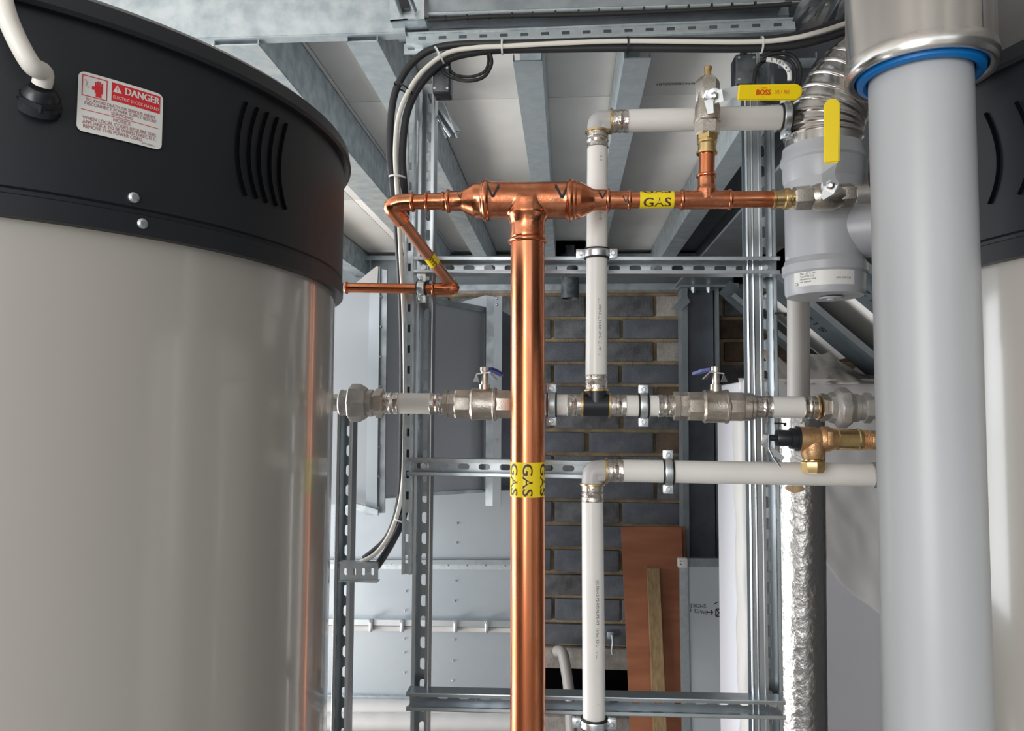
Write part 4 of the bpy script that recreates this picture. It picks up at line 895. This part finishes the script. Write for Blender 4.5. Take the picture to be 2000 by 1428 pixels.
# wrapped appliance
BYy = 2.9
ap = thing('wrapped_appliance', at(1590, 1100, BYy), 'white boxed appliance under clear plastic sheet behind the foil pipe', 'appliance')
p0 = at(1445, 745, BYy); p1 = at(1765, 1428, BYy); mb = MB()
mb.box(((p0.x + p1.x) / 2, BYy + .22, p0.z / 2), (p1.x - p0.x, .44, p0.z), bev=.012); mb.build('casing', 'unit_white', ap)
mb = MB(); z1 = at(1600, 776, BYy).z; mb.box(((p0.x + p1.x) / 2 + .03, BYy - .006, z1 - .6), (p1.x - p0.x - .1, .012, 1.2), bev=.002); mb.build('front_panel', 'unit_white', ap)
def sheet(x0, x1, z0, z1, y_, amp, nx, nz, sc, seed, mt, name, fny=None, edge=None):
    mb = MB(); vs = []
    for j in range(nz + 1):
        for i in range(nx + 1):
            u_ = i / nx; v_ = j / nz; X_ = x0 + (x1 - x0) * u_; Z_ = z0 + (z1 - z0) * v_
            nn = noise.fractal(Vector((X_ * sc + seed, Z_ * sc * .45, seed)), 1.0, 2.0, 3)
            Yv = y_ + nn * amp + (fny(u_, v_) if fny else 0)
            if edge: X_, Z_ = edge(u_, v_, X_, Z_)
            vs.append((X_, Yv, Z_))
    fs = [(j * (nx + 1) + i, j * (nx + 1) + i + 1, (j + 1) * (nx + 1) + i + 1, (j + 1) * (nx + 1) + i) for j in range(nz) for i in range(nx)]
    mb.add(vs, fs); o = mb.build(name, mt, ap, sharp=80); md = o.modifiers.new('s', 'SOLIDIFY'); md.thickness = .0012; return o
def hang(u_, v_, X_, Z_):
    px = 1105 + X_ * F / BYy; yb = 1010 + 90 * max(0, (px - 1560) / 60) - 30 * math.sin(u_ * 9); zb_ = CZ + (803 - min(yb, 1260)) / F * BYy
    zt__ = p0.z + .01; return X_ + .01 * math.sin(v_ * 9), zb_ + (zt__ - zb_) * v_
sheet(p0.x - .02, p1.x + .05, 0, 1, BYy - .03, .035, 60, 60, 4, 3.3, 'film', 'plastic_sheet', edge=hang)
def crum_edge(u_, v_, X_, Z_): return X_, Z_ + v_ * (.11 * math.exp(-((u_ - .5) / .14) ** 2) + .05 * math.sin(u_ * 7 + 1) + .02 * math.sin(u_ * 23) - .05 - .02 * (u_ > .8))
sheet(at(1520, 700, BYy).x, at(1790, 700, BYy).x, p0.z - .01, p0.z + .13, BYy - .02, .10, 70, 24, 9, 8.1, 'film_crumple', 'crumpled_sheet', fny=lambda u_, v_: .3 * v_, edge=crum_edge)
# side roll of film at left of it
mb = MB(); vs = []; n = 50; seg = 20
for i in range(n + 1):
    t_ = i / n; px = 1448 + 22 * t_ ** 1.5; py = 742 + (1700 - 742) * t_
    c = at(px + 14, py, BYy - .05); rr_ = .055 * min(1, .35 + t_ * 9) * (1 + .12 * noise.noise(Vector((t_ * 14, 0, 2))))
    for k in range(seg):
        a = 2 * math.pi * k / seg; r3 = rr_ * (1 + .12 * noise.noise(Vector((math.cos(a) * 2, math.sin(a) * 2, t_ * 12)))); vs.append(c + Vector((math.cos(a) * r3, math.sin(a) * r3, 0)))
mb.add(vs, [(i * seg + k, i * seg + (k + 1) % seg, (i + 1) * seg + (k + 1) % seg, (i + 1) * seg + k) for i in range(n) for k in range(seg)] + [tuple(range(seg))]); mb.build('folded_edge', 'wrap_white', ap, sharp=70)

# ================================================================== CABLES
def cable(name, pts, r, mt, label, Y=1.745, seg=12):
    mb = MB(); P = [at(p[0], p[1], p[2] if len(p) > 2 else Y) for p in pts]; mb.tube(P, r, seg, 6); o = mb.build(name, mt); return tag(o, label, 'cable')
cable('armoured_cable', [(1720, 10), (1650, 38), (1600, 58), (1540, 72), (1450, 80), (1226, 80), (1050, 84), (930, 86), (870, 90), (830, 103), (795, 135), (772, 180), (763, 235), (761, 300), (766, 350), (771, 400, 1.76), (776, 460, 1.8), (783, 560, 1.84), (787, 700, 1.84), (785, 880, 1.84), (780, 980, 1.84), (757, 1050, 1.84), (712, 1092, 1.84)], .0088, 'conduit', 'thick black cable, outer one of the bundle bending down at the left')
cable('white_cable', [(1720, 18, 1.73), (1650, 46, 1.73), (1600, 62, 1.725), (1540, 76, 1.722), (1450, 82, 1.722), (1226, 80, 1.722), (1100, 84, 1.722), (990, 90, 1.722), (930, 93, 1.722), (875, 103, 1.722), (828, 137, 1.722), (797, 180, 1.722), (778, 230, 1.722), (772, 290, 1.722), (774, 350, 1.73), (779, 420, 1.75), (784, 520, 1.78), (788, 600, 1.80), (791, 720, 1.815), (790, 880, 1.815), (783, 975, 1.815), (763, 1040, 1.815), (735, 1080, 1.815), (705, 1098, 1.815)], .0054, 'white_cable', 'cream cable strapped to the black cables')
cable('armoured_cable', [(1720, 40), (1650, 62), (1600, 78), (1540, 90), (1450, 95), (1226, 94), (1100, 95), (990, 97), (930, 102), (880, 114), (843, 140), (812, 180), (793, 230), (786, 300), (788, 350), (793, 420, 1.8), (796, 520, 1.84), (797, 700, 1.85), (797, 900, 1.85), (790, 1000, 1.84), (765, 1060, 1.83), (735, 1108, 1.82)], .0090, 'conduit', 'thick black cable, inner one of the bundle under the long tray')
cable('black_cable', [(835, 40), (950, 33), (1100, 30), (1226, 26), (1400, 18), (1545, 8)], .0055, 'rubber', 'black corrugated cable tied along the upper tray', Y=1.735)
cable('black_cable', [(868, 100, 1.74), (862, 120, 1.75), (866, 140, 1.75), (885, 152, 1.75), (915, 158, 1.74), (945, 150, 1.74), (960, 125, 1.74), (957, 104, 1.74)], .0042, 'rubber', 'black cable loop hanging under the tray at the left')
cable('black_cable', [(878, 112, 1.755), (878, 135, 1.76), (892, 147, 1.76), (920, 150, 1.76), (946, 140, 1.755), (954, 120, 1.75), (952, 104, 1.74)], .0036, 'rubber', 'thinner black cable inside the left hanging loop')
cable('black_cable', [(1490, 112, 1.76), (1515, 104, 1.75), (1545, 108, 1.75), (1562, 130, 1.75), (1560, 165, 1.75), (1545, 190, 1.75), (1510, 200, 1.76), (1480, 190, 1.76), (1473, 160, 1.76), (1480, 130, 1.76), (1500, 115, 1.76)], .0045, 'rubber', 'coiled black cable behind the yellow BOSS lever')
cable('black_cable', [(1485, 118, 1.75), (1520, 112, 1.74), (1548, 124, 1.74), (1553, 155, 1.74), (1540, 182, 1.75), (1500, 190, 1.75), (1478, 175, 1.75)], .0040, 'rubber', 'inner turn of coiled black cable behind the yellow lever')
o = cable('cable_marker', [(1497, 116, 1.735), (1515, 119, 1.733), (1530, 126, 1.733), (1541, 140, 1.733), (1542, 157, 1.735)], .0052, 'label_white', 'white marked sleeve on the coiled black cable')
o['category'] = 'cable marker'
mb = MB(); 
for i, (ch, px, py, ro) in enumerate((('2', 1507, 117, -5), ('1', 1517, 119, -15), ('0', 1523, 122, -22), ('0', 1529, 125, -35), ('6', 1536, 132, -50), ('0', 1540, 139, -65))):
    c = at(px, py, 1.727); put_text(mb, ch, .010, lambda a, b: c + Vector((a, 0, b)), rot=R_(ro), bold=.02)
mb.build('marker_digits', 'marker_ink', o)
# ties
def tie(px, py, Y, r, d, mt, label):
    c = at(px, py, Y); mb = MB(); d_ = Vector(d).normalized(); mb.lathe(c - d_ * .002, d_, [(0, r - .0012), (0, r), (.004, r), (.004, r - .0012)], 24, caps=False); o = mb.build('cable_tie', mt, loc=c)
    mb2 = MB(); tag(o, label, 'cable tie', 'cable ties'); return o
tie(858, 108, 1.732, .022, (1, 0, .55), 'cable_tie_white', 'white cable tie at the top of the cable bend')
tie(981, 92, 1.732, .018, (1, 0, 0), 'cable_tie_white', 'white cable tie under the long tray')
tie(1226, 88, 1.732, .019, (1, 0, 0), 'rubber', 'black cable tie round the straight cable bundle')
tie(1487, 88, 1.732, .019, (1, 0, 0), 'cable_tie_white', 'twisted pale cable tie near the coiled cable')
tie(787, 172, 1.732, .024, (.55, 0, 1), 'rubber', 'black cable tie on the steep part of the cable bend')
tie(776, 347, 1.738, .020, (.05, 0, 1), 'cable_tie_white', 'white cable tie round the cables above the copper elbow')
tie(783, 1016, 1.82, .018, (.3, 0, 1), 'cable_tie_white', 'white cable tie low on the cables above the corner bracket')
for i, x_ in enumerate((870, 912, 955, 1000, 1040, 1085, 1130, 1170, 1215, 1258, 1302, 1345, 1390, 1430, 1475)):
    pp = at(x_, 38 - (x_ - 835) * .045, 1.735); mb = MB(); mb.lathe((pp.x - .002, pp.y, pp.z), (1, 0, 0), [(0, .0058), (0, .0072), (.004, .0072), (.004, .0058)], 14, caps=False)
    o = mb.build('cable_tie', 'rubber'); tag(o, 'small black tie on the corrugated cable above the long tray', 'cable tie', 'small black ties along the upper cable')
# junction boxes
def jbox(px, py, w_, h_, Y, label, cut=.01):
    t = thing('junction_box', at(px, py, Y), label, 'junction box', 'dark junction boxes')
    mb = MB(); mb.box(at(px, py, Y), (pz(w_, Y), .045, pz(h_, Y)), bev=.005); mb.build('box_body', 'black_plastic', t)
    mb = MB(); mb.box(at(px, py, Y) - Vector((0, .026, 0)), (pz(w_ - 3, Y), .008, pz(h_ - 3, Y)), bev=.003); l_ = mb.build('lid', 'pvc_dark', t)
    for dx_ in (-.4, .4):
        for dz_ in (-.4, .4):
            mb = MB(); mb.lathe(at(px + dx_ * w_ * .85, py + dz_ * h_ * .85, Y) - Vector((0, .03, 0)), (0, -1, 0), [(0, .003), (.0015, .003)], 10); mb.build('screw', 'galvanised', l_)
    mb = MB(); mb.lathe(at(px, py - h_ / 2, Y), (0, 0, 1), [(0, .009), (.01, .009), (.02, .006)], 12); mb.build('gland', 'black_plastic', t)
jbox(865, 163, 36, 58, 1.78, 'dark junction box on top of the left strut post')
jbox(1452, 145, 42, 62, 1.79, 'dark junction box left of the coiled cable')
t = thing('strut_offcut', at(875, 230, 1.9), 'slim unistrut offcut hanging at an angle below the left junction box', 'channel')
for a, b in (((868, 196), (893, 270)), ((855, 226), (872, 270))):
    mb = MB(); mb.tube([at(*a, 1.85), at(*b, 1.85)], .0022, 8, 1); mb.build('edge', 'zinc_bright', t)
# corner bracket at lower left
t = thing('corner_bracket', at(700, 1115, 1.80), 'slotted galvanised bracket under the cable ends at lower left', 'bracket')
mb = MB(); mb.plate(at(664, 1134, 1.80), (1, 0, .02), (0, 0, 1), pz(76, 1.8), pz(34, 1.8), .002, pz(18, 1.8), .007, .016, rnd=False); mb.build('slotted_plate', 'galvanised', t)
for py in (1098, 1134):
    mb = MB(); c = at(702, py, 1.81); mb.box(c, (pz(76, 1.8), .03, .002)); mb.build('flange', 'galvanised', t)
mb = MB(); mb.lathe(at(719, 1112, 1.795), (0, -1, 0), [(0, .006), (.006, .006), (.0061, .003), (.012, .003)], 6); mb.build('bolt', 'zinc_bright', t)

# ================================================================== DUCTWORK
def quadbox(par, name, mt, q, dv):
    mb = MB(); mb.hexa(q, [p + Vector(dv) for p in q]); return mb.build(name, mt, par)
ud = thing('air_duct', at(850, 770, 3.2), 'upper galvanised sheet metal duct section with bolted end flanges', 'duct', 'sheet metal air ducts')
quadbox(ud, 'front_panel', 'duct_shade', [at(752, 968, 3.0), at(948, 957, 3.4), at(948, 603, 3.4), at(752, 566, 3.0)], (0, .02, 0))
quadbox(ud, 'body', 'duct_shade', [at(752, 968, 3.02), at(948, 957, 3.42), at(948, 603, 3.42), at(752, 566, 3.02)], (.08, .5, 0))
quadbox(ud, 'top_trim', 'galvanised_dark', [at(745, 573, 2.99), at(949, 611, 3.385), at(949, 601, 3.385), at(745, 561, 2.99)], (0, .02, 0))
quadbox(ud, 'bottom_trim', 'galvanised_dark', [at(745, 974, 2.99), at(949, 962, 3.385), at(949, 956, 3.385), at(745, 966, 2.99)], (0, .02, 0))
quadbox(ud, 'end_flange', 'galvanised_dark', [at(948, 988, 3.37), at(966, 989, 3.36), at(968, 580, 3.36), at(950, 577, 3.37)], (.0, .02, 0))
quadbox(ud, 'end_flange', 'duct_steel', [at(962, 989, 3.33), at(978, 990, 3.33), at(981, 578, 3.33), at(965, 580, 3.33)], (0, .012, 0))
quadbox(ud, 'end_flange', 'duct_steel', [at(714, 1006, 2.95), at(736, 1006, 2.95), at(742, 521, 2.95), at(722, 536, 2.95)], (0, .012, 0))
quadbox(ud, 'end_flange', 'galvanised_dark', [at(736, 1003, 2.97), at(751, 1002, 2.97), at(756, 528, 2.97), at(742, 525, 2.97)], (0, .012, 0))
quadbox(ud, 'corner_plate', 'wrap_white', [at(692, 555, 2.94), at(737, 556, 2.94), at(739, 521, 2.94), at(735, 520, 2.94)], (0, .006, 0))
quadbox(ud, 'corner_plate', 'duct_steel', [at(900, 590, 3.5), at(950, 600, 3.5), at(950, 577, 3.5), at(948, 577, 3.5)], (0, .01, 0))
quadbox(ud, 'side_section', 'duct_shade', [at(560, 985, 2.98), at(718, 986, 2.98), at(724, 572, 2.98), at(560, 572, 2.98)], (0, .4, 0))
quadbox(ud, 'bottom_flange', 'galvanised', [at(655, 985, 2.93), at(738, 1008, 2.93), at(738, 996, 2.93), at(655, 972, 2.93)], (0, .012, 0))
quadbox(ud, 'far_section', 'steel_paint', [at(976, 965, 3.6), at(1040, 965, 3.7), at(1040, 640, 3.7), at(976, 605, 3.6)], (0, .3, 0))
for py in (580, 638, 697, 755, 873, 931, 992):
    mb = MB(); p = at(744 - (py - 580) * .013, py, 2.966); mb.lathe(p, (0, -1, 0), [(0, .006), (.003, .005), (.005, .002)], 10); mb.build('rivet', 'zinc_bright', ud)
for py in (583, 595, 860):
    mb = MB(); mb.lathe(at(970, py, 3.325), (0, -1, 0), [(0, .006), (.003, .005), (.005, .002)], 10); mb.build('rivet', 'zinc_bright', ud)
ld = thing('air_duct', at(850, 1200, 3.5), 'lower wide galvanised air duct with cleated joint below the upper duct', 'duct', 'sheet metal air ducts')
DYy = 3.5
x0_, x1_ = 560, 1046
quadbox(ld, 'upper_panel', 'duct_steel', [at(x0_, 1102, DYy), at(x1_, 1102, DYy), at(x1_, 958, DYy), at(x0_, 958, DYy)], (0, .5, 0))
quadbox(ld, 'middle_panel', 'duct_steel', [at(x0_, 1216, DYy + .003), at(x1_, 1222, DYy + .003), at(x1_, 1106, DYy + .003), at(x0_, 1104, DYy + .003)], (0, .5, 0))
quadbox(ld, 'lower_panel', 'duct_steel', [at(x0_, 1356, DYy + .003), at(x1_, 1366, DYy + .003), at(x1_, 1230, DYy + .003), at(x0_, 1226, DYy + .003)], (0, .5, 0))
quadbox(ld, 'standing_seam', 'galvanised_dark', [at(x0_, 1102, DYy - .02), at(x1_, 1103, DYy - .02), at(x1_, 1094, DYy - .02), at(x0_, 1094, DYy - .02)], (0, .03, 0))
quadbox(ld, 'seam_strip', 'galvanised', [at(x0_, 1111, DYy - .004), at(x1_, 1113, DYy - .004), at(x1_, 1103, DYy - .004), at(x0_, 1102, DYy - .004)], (0, .008, 0))
quadbox(ld, 'joint_flange', 'zinc_bright', [at(x0_, 1220, DYy - .03), at(x1_, 1226, DYy - .03), at(x1_, 1214, DYy - .03), at(x0_, 1209, DYy - .03)], (0, .04, 0))
quadbox(ld, 'joint_flange', 'wrap_white', [at(x0_, 1231, DYy - .025), at(x1_, 1236, DYy - .025), at(x1_, 1227, DYy - .025), at(x0_, 1221, DYy - .025)], (0, .03, 0))
for px in (725, 786, 890, 951):
    mb = MB(); c = at(px, 1221 + (px - 725) * .01, DYy - .04); mb.box(c, (.016, .03, .056), bev=.004); k_ = mb.build('flange_clip', 'zinc_bright', ld)
    mb = MB(); mb.lathe(c + Vector((0, -.01, .02)), (.3, -1, .4), [(0, .010), (.012, .010), (.0121, .006), (.03, .006)], 8); mb.build('clip_bolt', 'zinc_bright', k_)
for px, py in ((893, 1022), (892, 1060), (890, 1135), (888, 1174), (793, 1155), (791, 1193), (790, 1275), (790, 1314), (885, 1291), (884, 1330), (764, 1102), (875, 1104), (912, 1104), (948, 1104), (986, 1105), (887, 1250), (790, 1248)):
    mb = MB(); mb.lathe(at(px, py, DYy - .004), (0, -1, 0), [(0, .005), (.003, .004), (.005, .002)], 8); mb.build('rivet', 'galvanised_dark' if py < 1180 else 'zinc_bright', ld)
quadbox(ld, 'bottom_trim', 'galvanised', [at(x0_, 1366, DYy - .02), at(x1_, 1378, DYy - .02), at(x1_, 1368, DYy - .02), at(x0_, 1356, DYy - .02)], (0, .1, 0))
wb = thing('insulation_roll', at(850, 1400, 3.4), 'white wrapped insulation lying along the foot of the lower duct', 'insulation')
for k, (ya, yb, Yk) in enumerate(((1367, 1394, 3.46), (1392, 1424, 3.42))):
    mb = MB(); vs = []; n = 60; a = at(x0_, (ya + yb) / 2, Yk); b = at(x1_ + 10, (ya + yb) / 2 + 3, Yk); R1 = pz((yb - ya) / 2 + 1, Yk)
    for i in range(n + 1):
        for q in range(16):
            an = 2 * math.pi * q / 16; r3 = R1 * (1 + .08 * noise.noise(Vector((i * .35, math.cos(an) * 1.5, math.sin(an) * 1.5 + k * 5)))); p = a + (b - a) * i / n; vs.append(p + Vector((0, math.cos(an) * R1 * 1.3, math.sin(an) * r3)))
    mb.add(vs, [(i * 16 + q, i * 16 + (q + 1) % 16, (i + 1) * 16 + (q + 1) % 16, (i + 1) * 16 + q) for i in range(n) for q in range(16)] + [tuple(range(16)), tuple(n * 16 + q for q in range(15, -1, -1))]); mb.build('wrapped_layer', 'wrap_white', wb, sharp=60)
mb = MB(); c = at(745, 1386, 3.425); put_text(mb, 'RTT', .030, lambda a, b: c + Vector((a, 0, b)), bold=.01); mb.build('faint_print', 'faded_red', wb)

# ================================================================== THINGS AT THE WALL
pw = thing('plywood_sheet', at(1280, 1428, 4.6), 'red-brown plywood sheet leaning on the brick wall', 'board')
quadbox(pw, 'panel', 'plywood', [at(1237, 1560, 4.5), at(1350, 1560, 4.5), at(1331, 1030, 4.73), at(1213, 1030, 4.73)], (0, .015, 0))
quadbox(pw, 'rear_panel', 'plywood', [at(1260, 1560, 4.56), at(1352, 1560, 4.56), at(1338, 1029, 4.79), at(1240, 1029, 4.79)], (0, .015, 0))
bt = thing('timber_batten', at(1280, 1428, 4.4), 'pale timber batten leaning against the plywood sheet', 'timber')
quadbox(bt, 'batten', 'pine', [at(1282, 1560, 4.38), at(1308, 1560, 4.38), at(1288, 1111, 4.66), at(1264, 1110, 4.66)], (0, .04, 0))
wbd = thing('whiteboard', at(1400, 1428, 4.2), 'grey-framed whiteboard with pen sketches beside the plywood', 'whiteboard')
WBY = 4.2
def wq(x0, y0, x1, y1, Y=WBY): return [at(x0, y1, Y), at(x1, y1, Y), at(x1, y0, Y), at(x0, y0, Y)]
quadbox(wbd, 'writing_surface', 'whiteboard', wq(1338, 1100, 1500, 1600), (0, .01, 0))
quadbox(wbd, 'frame_rail', 'galvanised_dark', wq(1328, 1091, 1500, 1107, WBY - .01), (0, .03, 0))
quadbox(wbd, 'frame_rail', 'galvanised', [at(1336, 1600, WBY - .01), at(1352, 1600, WBY - .01), at(1343, 1091, WBY - .01), at(1327, 1091, WBY - .01)], (0, .03, 0))
mb = MB(); mb.box(at(1333, 1099, WBY - .013), (pz(19, WBY), .03, pz(19, WBY)), bev=.008); k_ = mb.build('corner_cap', 'label_white', wbd)
for dx_, dz_ in ((-3, -3), (3, -3), (-3, 3)):
    mb = MB(); mb.lathe(at(1333 + dx_, 1099 + dz_, WBY - .027), (0, -1, 0), [(0, .0035), (.002, .003)], 10); mb.build('screw', 'marker_ink', k_)
mb = MB()
def stroke(pts, w_=.0026, Y=WBY - .0015):
    for (xa, ya), (xb, yb) in zip(pts, pts[1:]):
        a = at(xa, ya, Y); b = at(xb, yb, Y); n = Vector((-(b.z - a.z), 0, b.x - a.x)).normalized() * w_; mb.add([a - n, b - n, b + n, a + n], [(0, 1, 2, 3)], False)
stroke([(1379, 1196), (1392, 1196), (1388, 1191)]); stroke([(1392, 1196), (1388, 1201)])
stroke([(1398, 1190), (1446, 1190), (1446, 1204), (1398, 1204), (1398, 1190)]); stroke([(1411, 1190), (1412, 1206)]); stroke([(1424, 1191), (1425, 1205)]); stroke([(1398, 1190), (1411, 1204)]); stroke([(1411, 1190), (1398, 1204)]); stroke([(1426, 1204), (1446, 1191)])
stroke([(1430, 1206), (1451, 1207), (1451, 1226), (1430, 1224), (1430, 1206)]); stroke([(1436, 1233), (1438, 1252), (1450, 1255)]); stroke([(1442, 1233), (1445, 1256)]); stroke([(1436, 1257), (1450, 1257), (1450, 1273), (1438, 1272), (1436, 1257)]); stroke([(1438, 1258), (1449, 1272)]); stroke([(1438, 1272), (1418, 1287)]); stroke([(1419, 1234), (1424, 1248)]); stroke([(1395, 1180), (1402, 1176)]); stroke([(1414, 1176), (1420, 1187)])
oo = at(1363, 1183, WBY - .0015); put_text(mb, 'SMOKE', .027, lambda a, b: oo + Vector((a, 0, b)), rot=R_(180)); o2 = at(1365, 1194, WBY - .0015); put_text(mb, 'SPACE 4', .027, lambda a, b: o2 + Vector((a, 0, b)), rot=R_(172)); o3_ = at(1440, 1217, WBY - .0015); put_text(mb, '63', .037, lambda a, b: o3_ + Vector((a, 0, b)), rot=R_(180))
mb.build('pen_sketch', 'marker_ink', wbd)
# black stub pipe
t = thing('stub_pipe', at(1113, 560, 4.7), 'short black plastic pipe stub hanging open above the brick wall', 'pipe')
run('pipe_barrel', 'pvc_dark', t, (1113, 482), (1113.5, 583), [(0, 18), (100, 18), (101, 18), (101, 15.5), (60, 15)], 32, caps=False, Y=4.7)
mb = MB(); mb.box(at(1112, 490, 4.75) + Vector((0, 0, .0)), (pz(62, 4.75), .2, pz(22, 4.75))); tag(mb.build('service_box', 'black_deep'), 'black box where the stub pipe leaves the ceiling', 'box')
# pipes low at wall
t = thing('waste_pipe', at(1105, 1340, 4.8), 'grey waste pipe bending out of the dark recess below the bricks', 'pipe')
mb = MB(); mb.tube([at(1088, 1272, 4.90), at(1098, 1275, 4.85), at(1104, 1300, 4.82), at(1112, 1360, 4.78), at(1118, 1480, 4.7)], .034, 18, 4); mb.build('pipe_barrel', 'soil_grey', t)
t = thing('pipe_clip', at(1194, 1250, 5.0), 'small chrome pipe clip and bolt on the wall beside the lower white pipe', 'fixing')
mb = MB(); mb.box(at(1192, 1241, 5.0), (.045, .02, .045), bev=.003); mb.build('wall_plate', 'galvanised_dark', t)
mb = MB(); mb.tube([at(1196, 1241, 4.97), at(1197, 1255, 4.95), at(1195, 1268, 4.95), at(1196, 1278, 4.95)], .008, 10, 3); mb.build('hook', 'zinc_bright', t)
